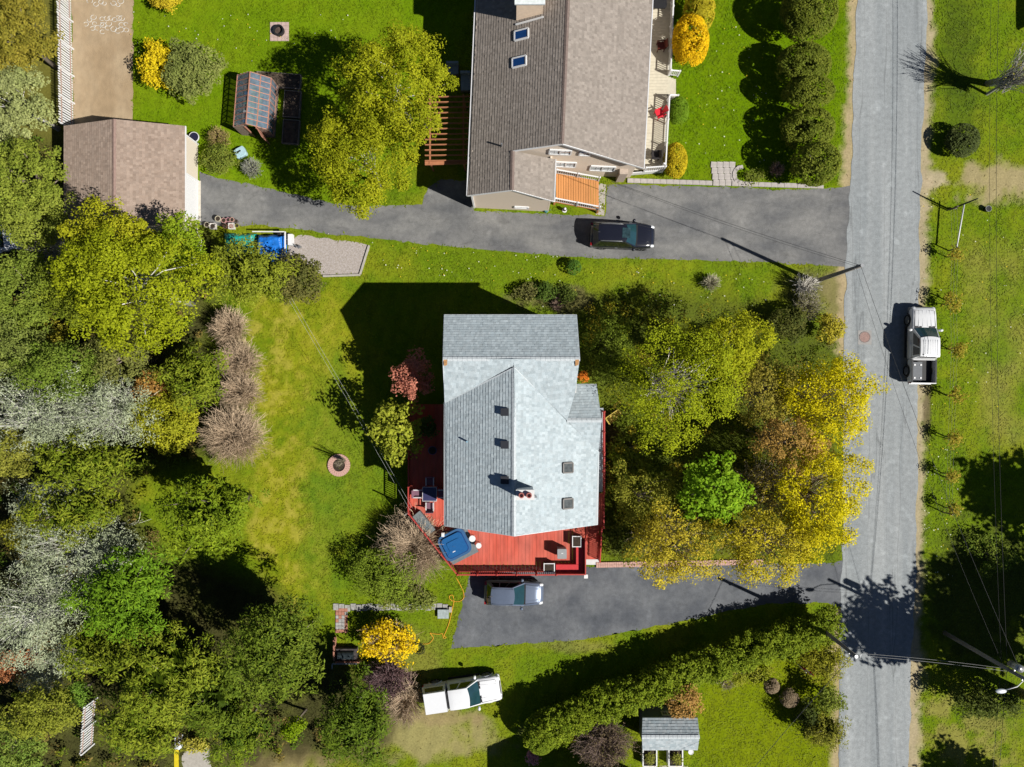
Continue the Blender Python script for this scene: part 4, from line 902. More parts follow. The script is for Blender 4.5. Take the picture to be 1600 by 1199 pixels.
    MB().bar((a-1.55,-h*.78,1.10),(a-1.55,h*.78,1.10),.18,.04).build("cowl", M_TRIM, t, local=True)
    gm = MB(); loft([(a-.12,.52*h,.60,.90),(a-.02,.48*h,.62,.86)], gm); gm.build("grille", M_TRIM, t, local=True)
    if canopy:
        k = frustum((-a+.06, bedx-.04, h*.96), (-a+.22, bedx-.06, h*.76), bz, 1.83)
        MB().add(k, [(0,3,2,1),(4,5,6,7),(0,1,5,4),(1,2,6,5),(2,3,7,6),(3,0,4,7)]).build("canopy", paint, t, local=True)
        mb = MB(); mb.prism([(x-a/2-.0, y) for x, y in ()] or [(-a+.22,-h*.76),(bedx-.06,-h*.76),(bedx-.06,h*.76),(-a+.22,h*.76)], 1.83, 1.855); mb.build("canopy_roof", paint, t, local=True)
        for s, q in ((-1,(k[0],k[1],k[5],k[4])),(1,(k[3],k[2],k[6],k[7]))): panel(M_CGD, "side_window", t, q, .10, .90, .22, .82, (0,s,.4))
        panel(M_CGD, "rear_window", t, (k[3],k[0],k[4],k[7]), .10, .90, .12, .82, (-1,0,.3))
        MB().bar((bedx-.02,0,1.5),(bedx+.10,0,1.5),1.2,.5).build("gap_seal", M_TRIM, t, local=True)
    for s in (-1,1):
        MB().bar((a-1.50,s*h*.80,1.112),(a-.34,s*h*.74,1.02),.018,.014).build("panel_gap", M_TRIM, t, local=True)
        for x in ((bedx+.1,.35,a-1.72) if crew else (bedx+.3,a-1.72)): MB().bar((x,s*(h+.004),.42),(x,s*(h*.97),1.08),.014,.014,up=(1,0,0)).build("panel_gap", M_TRIM, t, local=True)
        MB().bar((a-1.64,s*h*.25+.1,1.15),(a-1.78,s*h*.25-.35,1.26),.022,.02).build("wiper", M_TRIM, t, local=True)
    MB().bar((a-.30,-h*.70,1.02),(a-.30,h*.70,1.02),.018,.014).build("panel_gap", M_TRIM, t, local=True)
    wheels(t, (-a+.98, a-.98), h, .39, .26); return t, bedx, a, h
c = P(722,1083,.8); pickup("parked_pickup", "white crew cab pickup with a canopy parked on the grass", (c.x,c.y,.01), math.radians(8.5), M_WHT, canopy=True)
c = P(1441,540,.8); tr, bx_, a_, h_ = pickup("parked_pickup", "silver pickup with an open bed parked on the road verge", (c.x,c.y,.02), math.radians(89), M_PEWT, L=5.7, Wd=1.9, ribs=True)
# cargo box in its bed
t = thing("tool_box", "grey plastic tool box lying in the open bed of the silver pickup", "tool box", (c.x-.42,c.y-1.93,.70+.0), math.radians(89))
MB().box(-.62,-.30,0,.70,.36,.30).build("box", pm("grey_tonneau", (.13,.14,.155), .6), t, local=True)
for x in (-.45,.5):
    for y in (-.2,.25): MB().box(x-.06,y-.06,.30,x+.06,y+.06,.33).build("latch", M_WHITE, t, local=True)

# ---------------------------------------------------------------- poles and wires
M_POLE = pm("pole_wood", (.27,.25,.225), .85, .15, 6, stretch=(1,1,.15)); M_WIRE = pm("wire_black", (.03,.03,.032), .6); M_WIREP = pm("wire_pale", (.35,.35,.34), .5)
def pole(label, base, h, arm=None):
    t = thing("utility_pole", label, "utility pole", base); MB().tube([(0,0,0),(0,0,h*.5),(0,0,h)], [.16,.14,.11], 10).build("pole", M_POLE, t, local=True, smooth=True)
    for k in range(3): MB().cyl((.13*math.cos(k*2.1),.13*math.sin(k*2.1)), .035, h-.35-k*.3, h-.22-k*.3, 8).build("insulator", M_STEEL, t, local=True)
    MB().cyl((0,0), .115, h, h+.02, 10).build("cap", M_STEEL, t, local=True)
    return t
UP, LP, SP = G(1273,440), G(1266,969), G(1476,989)
pole("wooden utility pole on the verge by the worn driveway mouth", UP, 7.2); pl = pole("wooden utility pole rising from the end of the cedar hedge", LP, 7.1)
MB().tube([(0,0,6.9),(.3,-.1,7.0),(.35,.12,7.0)], .02, 6).build("bracket", M_STEEL, pl, local=True)
sp = pole("tall wooden pole with street lamp and transformer in the dark trees east of the road", SP, 9.0)
MB().tube([(0,0,8.3),(-.8,-.28,8.75),(-1.45,-.5,8.7)], .03, 8).build("lamp_arm", M_WHITE, sp, local=True, smooth=True)
lh = MB(); lh.ball((-1.75,-.6,8.66), .36, .16, .09); lh.build("lamp_head", pm("lamp_alloy", (.75,.78,.82), .3, .05, metal=.3), sp, local=True, smooth=True)
MB().ball((-1.85,-.63,8.60), .16, .1, .08).build("lamp_lens", M_HL, sp, local=True, smooth=True)
MB().cyl((.1,.42), .24, 6.9, 7.8, 14).build("transformer", M_STEEL, sp, local=True, smooth=True); MB().bar((0,0,7.3),(.1,.42,7.3),.06,.1).build("mount", M_STEEL, sp, local=True)
def wire(label, a, b, sag, r=.012, mat=M_WIRE, n=18):
    a = Vector(a); b = Vector(b); pts = [a+(b-a)*(k/n)-Vector((0,0,sag*4*(k/n)*(1-k/n))) for k in range(n+1)]
    MB().tube(pts, r, 5, False).build("power_line", mat, label=label, cat="cable", group="overhead cables")
z = lambda p, h: Vector((p.x, p.y, h))
wire("service cable from the north pole to the gable of the tan house", z(UP,7.1), P(955,283,4.6), .5); wire("lower service cable slung just beneath the first to the tan house", z(UP,6.7), P(957,285,4.2), .7, .009)
wire("cable crossing the road from the north pole to the tall lamp pole", z(UP,7.0), z(SP,8.2), .6); wire("lower thin cable crossing the road from the north pole southward", z(UP,6.4), z(SP,6.4), .9, .009)
wire("pale cable spanning the road between hedge pole and lamp pole", z(LP,6.9), z(SP,7.2), .25, .010, M_WIREP); wire("second pale cable just below it between hedge pole and lamp pole", z(LP,6.5), z(SP,6.7), .3, .009, M_WIREP)
wire("cable running south west from the hedge pole over the yellow green lawn", z(LP,6.8), G(1000,1330,5.0), .6, .015)
wire("main line cable running north from the lamp pole, outer strand", SP+Vector((.35,0,6.2)), G(1502,-640,6.3), 1.7, .013); wire("main line cable running north from the lamp pole, inner strand", SP+Vector((.1,.1,6.0)), G(1490,-640,6.1), 1.6, .010)
wire("main line cable running south from the lamp pole, outer strand", SP+Vector((.35,0,6.2)), G(1462,2300,6.3), 1.5, .013); wire("main line cable running south from the lamp pole, inner strand", SP+Vector((.1,.1,6.0)), G(1452,2300,6.1), 1.5, .010)
for k, (dx, lab) in enumerate(((0,"upper strand of the clothesline from the deck corner to the west trees"),(.16,"lower strand of the clothesline from the deck corner to the west trees"))):
    a = P(641,798,2.9); MB().tube([a+Vector((dx,dx,0)), (a+P(452,470,3.4))/2+Vector((dx,dx,-.25)), P(452,470,3.4)+Vector((dx,dx,0))], .006, 5, False).build("clothesline", pm("line_grey", (.50,.52,.50), .6), label=lab, cat="clothesline", group="clothesline strands")
a = P(641,798,DZ); MB().tube([(a.x-.1,a.y,0),(a.x-.1,a.y,3.0)], [.07,.06], 8).build("clothesline_post", M_POLE, label="slim wooden clothesline post at the west corner of the red deck", cat="post")
# east fence: posts, wire, white pipe rail
fe = thing("wire_fence", "thin wire fence on wooden posts along the grass east of the road", "fence", G(1486,560)); fx = [(1480,329),(1482,392),(1479,470),(1481,545),(1478,618),(1476,682),(1474,745),(1472,800)]
for k, (x, y) in enumerate(fx):
    p = G(x,y); MB().tube([(p.x,p.y,0),(p.x+.02,p.y,1.25)], [.05,.045], 7).build("post", M_WOODGREY, fe)
for hh in (.45,.8,1.15):
    for k in range(len(fx)-1):
        MB().tube([G(*fx[k],hh), G(*fx[k+1],hh)], .007, 4, False).build("wire", M_WIREP, fe)
p = G(1485,327); q = G(1478,392); MB().tube([p+Vector((.3,.1,1.15)), q+Vector((.2,0,.95))], .05, 8).build("pipe_rail", M_WHITE, fe, smooth=True)
p = G(1484,328); t = thing("fence_post", "tall dark leaning post at the top end of the wire fence", "post", p); MB().tube([(0,0,0),(.03,.02,1.6),(.10,.05,3.0)], [.07,.06,.045], 8).build("shaft", M_DARK, t, local=True, smooth=True); MB().bar((-.02,0,.25),(.35,.02,.25),.05,.2).build("brace", M_WOODGREY, t, local=True)
c = G(1540,328); t = thing("black_bucket", "small black bucket on the grass near the tall leaning post", "bucket", c); MB().cyl((0,0),.17,0,.34,14,.21).build("body", M_DARK, t, local=True); MB().ring((0,0),.2,.225,.33,.36,14).build("rim", M_STEEL, t, local=True)

# ---------------------------------------------------------------- white picket fences
def pickets(label, p0, p1, n, h, lean=0):
    a = G(*p0); b = G(*p1); t = thing("picket_fence", label, "fence", a); d = (b-a).normalized(); nr = Vector((d.y,-d.x,0))
    ang = math.atan2(d.y, d.x); me = MB().add([(-.055,-.012,.05),(.055,-.012,.05),(.055,-.012,h-.08),(0,-.012,h),(-.055,-.012,h-.08),(-.055,.012,.05),(.055,.012,.05),(.055,.012,h-.08),(0,.012,h),(-.055,.012,h-.08)], [(0,1,2,3,4),(9,8,7,6,5),(0,5,6,1),(1,6,7,2),(2,7,8,3),(3,8,9,4),(4,9,5,0)]).mesh("picket", M_WHITE)
    for k in range(n): inst(me, "picket", t, a+(b-a)*((k+.5)/n)+nr*.035, (RNG.normal()*.012,0,ang))
    for hh in (.3, h-.3): MB().bar(a+Vector((0,0,hh)), b+Vector((0,0,hh)), .04, .09).build("rail", pm("fence_rail", (.42,.30,.25), .7), t)
    m = int((b-a).length/2.2)+1
    for k in range(m+1): p = a+(b-a)*(k/m)-nr*.06; MB().box(p.x-.05,p.y-.05,0,p.x+.05,p.y+.05,h-.05).build("post", M_WHITE, t)
pickets("white picket fence along the west edge of the sand yard", (111,-50), (116,205), 66, 1.75)
pickets("short white picket fence half buried in the trees at the bottom left", (151,1090), (146,1162), 18, 1.7)
# white loops on the sand yard
nt_ = thing("white_netting", "tangle of white looped netting lying on the sand yard", "netting", G(172,30)); r = np.random.default_rng(8)
for row, (y, n, x0, x1) in enumerate(((5,9,142,206),(30,9,140,196),(38,10,136,204),(47,8,145,205))):
    for k in range(n):
        if r.random() < .12: continue
        c = G(x0+(x1-x0)*k/n+r.normal()*1.2, y+r.normal()*2.2); rr = .12+.07*r.random(); a0 = r.random()*6.3; a1 = a0+4.2+2*r.random(); N = 14
        MB().tube([(c.x+rr*math.cos(a0+(a1-a0)*q/N)*1.2, c.y+rr*math.sin(a0+(a1-a0)*q/N), .02) for q in range(N+1)], .02, 5).build("loop", pm("dull_white", (.62,.60,.55), .7), nt_)

# ---------------------------------------------------------------- greenhouse and beds
gh_c = G(407,174); gh_r = math.radians(-4.5)
gh = thing("greenhouse", "red framed glass greenhouse on the lawn behind the birches", "greenhouse", gh_c, gh_r)
M_GHF = pm("red_cedar_frame", (.47,.22,.15), .7, .15); M_GHG = pm("greenhouse_glass", (.20,.28,.36), .08, .25, 4, alpha=.55, spec=.6)
hw_, hl_, ze, zr = 1.22, 1.85, 1.65, 2.5; R0 = .35
def ghbar(a, b, w=.045): MB().bar(a, b, w, w).build("glazing_bar", M_GHF, gh, local=True)
def ghpane(q):
    MB().add(q+[p-Vector((0,0,.008)) for p in map(Vector, q)] if False else [Vector(p) for p in q], [(0,1,2,3)]).build("pane", M_GHG, gh, local=True)
n = 9
for k in range(n+1):
    y = -hl_+2*hl_*k/n
    ghbar((-hw_,y,ze),(0,y,zr)); ghbar((0,y,zr),(hw_,y,ze)); ghbar((hw_,y,.4),(hw_,y,ze)); ghbar((-hw_,y,.4),(-hw_,y,ze))
for x, zz in ((-hw_,ze),(0,zr),(hw_,ze),(hw_/2,(ze+zr)/2),(hw_,.4),(-hw_,.4)): ghbar((x,-hl_,zz),(x,hl_,zz), .06)
for k in range(n):
    y0 = -hl_+2*hl_*k/n; y1 = -hl_+2*hl_*(k+1)/n; zm = (ze+zr)/2
    ghpane([(-hw_,y0,ze),(0,y0,zr),(0,y1,zr),(-hw_,y1,ze)]); ghpane([(0,y0,zr),(hw_/2,y0,zm),(hw_/2,y1,zm),(0,y1,zr)]); ghpane([(hw_/2,y0,zm),(hw_,y0,ze),(hw_,y1,ze),(hw_/2,y1,zm)])
    ghpane([(hw_,y0,ze),(hw_,y0,.4),(hw_,y1,.4),(hw_,y1,ze)]); ghpane([(-hw_,y0,ze),(-hw_,y0,.4),(-hw_,y1,.4),(-hw_,y1,ze)])
M_GHW = pm("grey_plank", (.27,.20,.16), .85, .2)
for s in (-1,1): MB().box(s*hw_-.03,-hl_,0,s*hw_+.03,hl_,.4).build("base_wall", M_GHW, gh, local=True)
for k in range(8):
    for yy in (-hl_-.02, hl_+.02):
        x = -hw_+.15+k*.31
        if yy < 0 and 2 < k < 6: continue
        MB().box(x-.145,yy-.02,0,x+.145,yy+.02,ze+(zr-ze)*(1-abs(x)/hw_)).build("end_plank", M_GHW, gh, local=True)
MB().bar((-.25,-hl_-.06,0),(-.25,-hl_-.06,2.0),.08,.08,up=(0,1,0)).build("door_post", M_GHF, gh, local=True); MB().bar((.55,-hl_-.06,0),(.55,-hl_-.06,2.0),.08,.08,up=(0,1,0)).build("door_post", M_GHF, gh, local=True)
MB().bar((.57,-hl_-.05,1.0),(.95,-hl_-.62,1.0),.04,1.8,up=(0,0,1)).build("door", M_GHF, gh, local=True)
MB().box(-hw_+.1,-hl_+.2,.5,-hw_+.6,hl_-.2,.55).build("bench", M_GHW, gh, local=True); MB().box(hw_-.6,-hl_+.2,.5,hw_-.1,hl_-.2,.55).build("bench", M_GHW, gh, local=True)
r = np.random.default_rng(2)
for k in range(9):
    s = -1 if k % 2 else 1; y = -1.4+k*.34; MB().cyl((s*(hw_-.35),y),.09,.551,.75,10,.12).build("seed_pot", (M_WHITE, M_TUB2, pm("green_pot", (.02,.3,.18), .5))[k % 3], gh, local=True)
def bed(label, c, w, d, rz, soilc=None):
    t = thing("raised_bed", label, "raised bed", c, rz, "dark raised beds by the greenhouse"); f = MB()
    MB().box(-w/2,-d/2,0,w/2,-d/2+.06,.3).build("side_board", M_WOODGREY, t, local=True); MB().box(-w/2,d/2-.06,0,w/2,d/2,.3).build("side_board", M_WOODGREY, t, local=True); MB().box(-w/2,-d/2+.06,0,-w/2+.06,d/2-.06,.298).build("side_board", M_WOODGREY, t, local=True); MB().box(w/2-.06,-d/2+.06,0,w/2,d/2-.06,.298).build("side_board", M_WOODGREY, t, local=True)
    MB().box(-w/2+.06,-d/2+.06,.0,w/2-.06,d/2-.06,.24).build("soil", pm("bed_soil", (.09,.065,.045), .95, .5, 4, bump=1.0), t, local=True)
bed("long dark soil bed across the north end of the greenhouse", G(437,128), 3.3, 1.1, math.radians(-4)); bed("soil bed with seedlings just east of the greenhouse", G(458,165), 1.25, 2.0, math.radians(-4)); bed("bare soil bed at the south east corner of the greenhouse", G(456,208), 1.25, 1.8, math.radians(-4))
# fire pit on pavers
fp = thing("fire_pit", "round dark fire pit on a square of pink paving on the north lawn", "fire pit", G(437,50)); r = np.random.default_rng(4); M_PAV = pm("pink_paver", (.52,.38,.34), .85, .15, 5)
for i in range(5):
    for j in range(5):
        w = .265; x = (i-2)*.28; y = (j-2)*.28; zt = .05+r.random()*.012; MB().box(x-w/2,y-w/2,0,x+w/2,y+w/2,zt).build("paver", M_PAV, fp, local=True)
MB().ring((0,0),.30,.40,.065,.34,20).build("ring", M_DARK, fp, local=True, smooth=False); MB().cyl((0,0),.3,.065,.12,18).build("ash", pm("ash", (.09,.06,.05), .95, .4), fp, local=True)
# tub
c = P(375,238,.3); t = thing("garden_tub", "pale blue plastic tub with a dark slot among the shrubs by the drive", "tub", (c.x,c.y,0), .5); MB().prism(rrect(.42,.36,.16), 0, .3).build("shell", pm("pale_blue_plastic", (.42,.60,.66), .4, .1), t, local=True); MB().prism(rrect(.36,.30,.14), .3, .42).build("lid", MATS["pale_blue_plastic"], t, local=True); MB().box(-.2,-.02,.42,.12,.1,.425).build("slot", M_DARK, t, local=True); MB().box(-.3,-.24,.42,-.05,-.1,.5).build("handle", MATS["pale_blue_plastic"], t, local=True)
# pots by the garage
def pot(label, px, py, rr, h, col, sq=False, fill=None):
    c = G(px,py); t = thing("flower_pot", label, "flower pot", (c.x,c.y,.008), 0, "flower pots by the garage"); m = pm("pot_"+str(col), col, .7, .1)
    if sq:
        MB().box(-rr,-rr,0,rr,rr,h-.05).build("body", m, t, local=True); f = MB()
        for s in (-1,1): f.bar((-rr,s*rr,h-.025),(rr,s*rr,h-.025),.05,.05); f.bar((s*rr,-rr,h-.026),(s*rr,rr,h-.026),.05,.048)
        f.build("rim", m, t, local=True)
    else:
        MB().cyl((0,0),rr*.75,0,h-.03,14,rr*.95).build("body", m, t, local=True); MB().ring((0,0),rr*.8,rr,h-.05,h+.01,16).build("rim", m, t, local=True)
    MB().cyl((0,0),rr*.8,h-.05,h-.02,12).build("soil", fill or M_SOIL, t, local=True)
TAN, PNK, WHT, BRN = (.50,.45,.33), (.50,.27,.25), (.66,.62,.57), (.20,.09,.055)
pot("tan round pot nearest the garage wall", 326,353,.2,.35,TAN); pot("white square pot second from the garage wall", 335,355,.2,.33,WHT,True); pot("tan round pot behind the row, tallest of all", 344,344,.22,.42,TAN)
pot("terracotta pot just east of the tan pot", 352,346,.19,.3,PNK); pot("pink pot in the middle of the back row", 359,345,.17,.3,(.48,.24,.28)); pot("salmon pot toward the east of the back row", 365,345,.17,.32,(.55,.32,.26)); pot("small dark pot at the east end of the back row", 371,347,.15,.26,(.16,.13,.13))
pot("brown pot in the front row with dead stems", 354,355,.18,.3,BRN); pot("white square pot with pinkish soil in the front row", 364,355,.2,.34,WHT,True,pm("pinkish_soil",(.38,.24,.2),.9)); pot("yellow green planted pot at the front row end", 372,354,.15,.22,(.30,.28,.05))

# tarps
def tarp(label, name, px0, py0, px1, py1, hgt, col, seed, cat="tarp"):
    a = G(px0,py0); b = G(px1,py1); N = 34; r = np.random.default_rng(seed); vs = []; 
    U, Vv = np.meshgrid(np.linspace(0,1,N), np.linspace(0,1,N)); bx = np.minimum(np.minimum(U,1-U)*7, np.minimum(Vv,1-Vv)*7).clip(0,1)
    zz = hgt*bx**.6*(.75+.5*fbm(U*40,Vv*40,14,3,seed))+.05*fbm(U*200,Vv*60,9,3,seed+2)+.02; 
    xs = a.x+(b.x-a.x)*U+(fbm(U*30,Vv*30,8,2,seed+5)-.5)*.12; ys_ = a.y+(b.y-a.y)*Vv+(fbm(U*30,Vv*30,8,2,seed+7)-.5)*.12
    i = np.arange(N*N).reshape(N,N); F = np.stack([i[1:,:-1].ravel(),i[1:,1:].ravel(),i[:-1,1:].ravel(),i[:-1,:-1].ravel()],1)
    return soup(name, np.stack([xs.ravel(),ys_.ravel(),zz.ravel()],1), F, pm("tarp_"+name, col, .35, .25, 3, bump=.5, bscale=9), smooth=True, label=label, cat=cat)
tarp("crumpled teal tarpaulin over a heap beside the pots, half under a pine", "teal_tarp", 352,366,402,402, .45, (.02,.33,.27), 3); tarp("bright blue tarpaulin covering a trailer next to the gravel bed", "blue_tarp", 404,368,449,412, .75, (.015,.17,.62), 5)
tl = thing("trailer", "pale metal trailer frame sticking out from under the blue tarpaulin", "trailer", G(452,390))
p = G(450,366); q = G(450,412); MB().bar(p+Vector((.05,0,.82)), q+Vector((.05,0,.82)), .09, .09).build("end_rail", M_WHITE, tl); MB().bar(G(400,365.5,.75), G(451,366,.80), .07, .07).build("side_rail", M_WHITE, tl); MB().bar(G(451,376,.4), G(470,390,.4), .08, .08).build("tongue", M_STEEL, tl); MB().box(G(453,0).x,G(0,385).y,.05,G(460,0).x,G(0,368).y,.5).build("tool_locker", M_WHITE, tl)
for yy in (367,411): MB().tube([G(440,yy,.0)+Vector((0,-.1,.28)), G(440,yy,.0)+Vector((0,.1,.28))], .28, 14).build("wheel", M_DARK, tl)
p = G(470,386.5); MB().cyl((p.x,p.y),.09,.0,.36,8).build("jack", M_STEEL, tl)
# timber edging of the gravel bed
for a, b, lab in (((577,384),(563,429),"timber edging at the east end of the gravel bed"),((563,430),(505,432),"timber edging along the south side of the gravel bed")): MB().bar(G(*a,.06), G(*b,.06), .14, .12).build("edging_board", M_CONC, label=lab, cat="edging")

# ---------------------------------------------------------------- brick edging, tree ring, barbecue, hose, bench, flag, beds
be = thing("brick_border", "low pink brick border between the front trees and the south driveway", "border", G(1060,880)); mb = MB(); r = np.random.default_rng(6); M_PBR = pm("pink_brick", (.56,.34,.28), .85, .18, 7)
for k in range(74):
    x = 933+k*3.52; y = 882.5-(x-933)*.018; p = G(x,y); 
    for rr in (-.10,.10): mb.box(p.x-.076, p.y+rr-.093, 0, p.x+.076, p.y+rr+.093, .13+r.random()*.012)
mb.build("bricks", M_PBR, be, kind="stuff")
pe = thing("paver_border", "grey block paver edging with a small path at the neighbours' front lawn", "border", G(1100,285)); M_PVG = pm("grey_paver", (.46,.42,.39), .85, .14, 5)
me = MB().box(-.235,-.16,0,.235,.16,.14).mesh("paver", M_PVG)
for k in range(30):
    x = 985+k*10.2
    if 1112 < x < 1148: continue
    inst(me, "paver", pe, G(x, 283+(x-985)*.030, RNG.random()*.02-.02), (0,0,-.03+RNG.normal()*.01))
me2 = MB().box(-.215,-.215,0,.215,.215,.08).mesh("paver", M_PVG)
for i in range(4):
    for j in range(4): inst(me2, "paver", pe, G(1115+i*9.6+j*1.2, 258+j*9.4, RNG.random()*.015-.01), (0,0,-.08))
for k in range(7):
    a = math.radians(100+k*26); inst(me2, "paver", pe, G(1158+11*math.cos(a), 272-12*math.sin(a)+2, .0), (0,0,a), scale=(.6,.9,1.6))
tr_ = thing("tree_ring", "ring of pink bricks round a thin sapling on the dry lawn", "border", G(530,727)); me = MB().box(-.10,-.075,0,.10,.075,.12).mesh("brick", M_PBR)
for rr, n in ((.56,22),(.73,29)):
    for k in range(n): a = 2*math.pi*k/n; inst(me, "brick", tr_, (rr*math.cos(a), rr*math.sin(a), RNG.random()*.02), (0,0,a+RNG.normal()*.04), local=True)
MB().cyl((0,0),.48,0,.05,20).build("soil", M_SOIL, tr_, local=True)
bq = thing("brick_barbecue", "brick barbecue with a black steel hood beside the forsythia", "barbecue", G(543,1012)); b0 = G(543,1012)
me = MB().box(-.105,-.05,-.035,.105,.05,.035).mesh("brick", M_BRICK)
for lay in range(9):
    for k in range(7): inst(me, "brick", bq, b0+Vector((-.86, -.62+k*.22+(lay % 2)*.1, .04+lay*.075)), (0,0,math.pi/2))
    for k in range(8): inst(me, "brick", bq, b0+Vector((-.66+k*.22+(lay % 2)*.1, -.86, .04+lay*.075)))
MB().box(b0.x-.72,b0.y-.72,0,b0.x+.80,b0.y+.10,.55).build("hearth", pm("sooty_brick",(.06,.05,.05),.9,.3), bq)
lid = MB(); vs = []; N = 8
for i in range(N+1):
    a = math.pi*i/N; vs += [(b0.x-.55, b0.y-.35-.30*math.cos(a), .56+.32*math.sin(a)), (b0.x+.60, b0.y-.35-.30*math.cos(a), .56+.32*math.sin(a))]
lid.add(vs, [(2*i,2*i+1,2*i+3,2*i+2) for i in range(N)]+[tuple(range(0,2*N+2,2)), tuple(range(1,2*N+2,2))[::-1]]); lid.build("hood", pm("black_enamel",(.03,.04,.045),.35,.3,9), bq)
MB().bar((b0.x-.95,b0.y-.92,.75),(b0.x+.9,b0.y-.92,.75),.07,.06).build("front_bar", M_STEEL, bq); MB().bar((b0.x-.95,b0.y-.92,.75),(b0.x-.95,b0.y-1.3,.75),.07,.06).build("side_bar", M_STEEL, bq)
MB().box(b0.x-.95,b0.y-1.0,.0,b0.x-.89,b0.y-.94,.72).build("bar_post", M_STEEL, bq); MB().box(b0.x-.45,b0.y-1.05,.0,b0.x+.75,b0.y-.93,.45).build("shelf", M_BRICK, bq)
st = thing("brick_steps", "worn brick and stone steps leading up from the barbecue", "steps", G(533,970)); r = np.random.default_rng(3)
for j in range(7):
    for k in range(4): p = G(527+k*4.7, 953+j*5.5); MB().box(p.x-.105,p.y-.12,0,p.x+.105,p.y+.12,.06+.03*r.random()).build("brick", M_BRICK if r.random() < .6 else M_STONE, st)
c = G(693,958); t = thing("utility_box", "small grey green utility box at the end of the stone path", "box", (c.x,c.y,0)); MB().box(-.38,-.3,0,.38,.3,.22).build("body", pm("utility_green",(.20,.25,.25),.6), t, local=True); MB().box(-.41,-.33,.22,.41,.33,.27).build("lid", pm("utility_lid",(.36,.42,.42),.5,.2), t, local=True); MB().box(.42,.1,0,.62,.5,.2).build("stone", M_CONC, t, local=True)
pts = [(712,902),(718,912),(724,925),(724,935),(716,940),(705,938),(702,932),(707,930),(709,940),(706,955),(702,972),(697,986),(694,993),(697,996),(693,997),(691,990),(685,991),(676,990),(672,989),(674,992),(677,997),(673,1003),(668,1006),(660,1006)]
pv = [G(x,y,.03) for x, y in pts]; sm = []
for k in range(len(pv)-1):
    p0, p1, p2, p3 = pv[max(k-1,0)], pv[k], pv[k+1], pv[min(k+2,len(pv)-1)]
    for q in range(5):
        s_ = q/5; sm.append(.5*((2*p1)+(p2-p0)*s_+(2*p0-5*p1+4*p2-p3)*s_*s_+(3*p1-p0-3*p2+p3)*s_**3))
sm.append(pv[-1]); MB().tube(sm, .028, 6).build("extension_cord", pm("orange_cord", (.72,.36,.03), .5), label="orange extension cord looping over the lawn from the deck corner", cat="cord")
mb = MB(); c0 = G(656,1013); r = np.random.default_rng(1)
for k in range(6):
    ox, oy, rr = r.normal()*.1, r.normal()*.1, .30+.14*r.random(); mb.tube([(c0.x+ox+rr*math.cos(a/10*2*math.pi)*(1+.12*math.sin(a*1.7+k)), c0.y+oy+rr*math.sin(a/10*2*math.pi), .04+.05*k+.03*math.sin(a)) for a in range(11)], .016, 5)
mb.build("wire_coil", M_DARK, label="loose coil of black wire at the tip of the forsythia", cat="wire")
# yellow bench
t = thing("garden_bench", "yellow painted garden bench angled among the trees by the house", "bench", G(958,652), math.radians(35)); M_YEL = pm("yellow_paint", (.66,.50,.10), .55, .1)
for k in range(4): MB().box(-.6,-.24+k*.13,.42,.6,-.13+k*.13,.45).build("seat_slat", M_YEL, t, local=True)
for k in range(3): MB().bar((-.6,.30+k*.03,.55+k*.14),(.6,.30+k*.03,.55+k*.14),.025,.1).build("back_slat", M_YEL, t, local=True)
for s in (-1,1):
    MB().bar((s*.56,-.26,.62),(s*.56,.34,.62),.1,.04).build("armrest", M_YEL, t, local=True)
    for y in (-.22,.30): MB().bar((s*.56,y,0),(s*.56,y,.9 if y > 0 else .62),.06,.06).build("leg", M_YEL, t, local=True)
# flag on a pole
fb = G(1232,1024); t = thing("flagpole", "thin white flagpole with a red and white maple leaf flag by the hedge", "flag", fb); MB().tube([(0,0,0),(0,0,3.2)], [.035,.025], 8).build("pole", M_WHITE, t, local=True)
fl = MB(); N = 12; vs = []; cs = []
for i in range(N+1):
    u = i/N; x = u*.95; y = -.55*u+.10*math.sin(u*9); zb = 2.2-.35*u
    vs += [(x,y,zb),(x,y+.12*math.sin(u*5),zb+.72)]
for k, (n0, n1, m) in enumerate(((0,3,pm("flag_red",(.62,.01,.03),.7)),(3,9,M_WHITE),(9,12,pm("flag_red",(.62,.01,.03),.7)))):
    q = MB(); q.add(vs[2*n0:2*n1+2], [(2*i,2*i+2,2*i+3,2*i+1) for i in range(n1-n0)]); q.build("flag_panel", m, t, local=True)
lf = [(0,.5),(.08,.34),(.2,.4),(.17,.12),(.3,.24),(.34,.14),(.5,.16),(.43,0),(.48,-.05),(.22,-.26),(.25,-.36),(.02,-.32),(.02,-.5)]; lf = lf+[(-x,y) for x, y in lf[::-1]]
cxn = .5; vv = [(.475+x*.36, -.55*(.5+x*.38)+.10*math.sin((.5+x*.38)*9)-.012, 2.2-.35*.5+.36+y*.46) for x, y in lf]; q = MB(); q.add(vv, [tuple(range(len(vv)))]); q.build("maple_leaf", MATS["flag_red"], t, local=True); q = MB(); q.add([(x,y+.03+.05,z) for x,y,z in vv], [tuple(range(len(vv)))[::-1]]); q.build("maple_leaf", MATS["flag_red"], t, local=True)
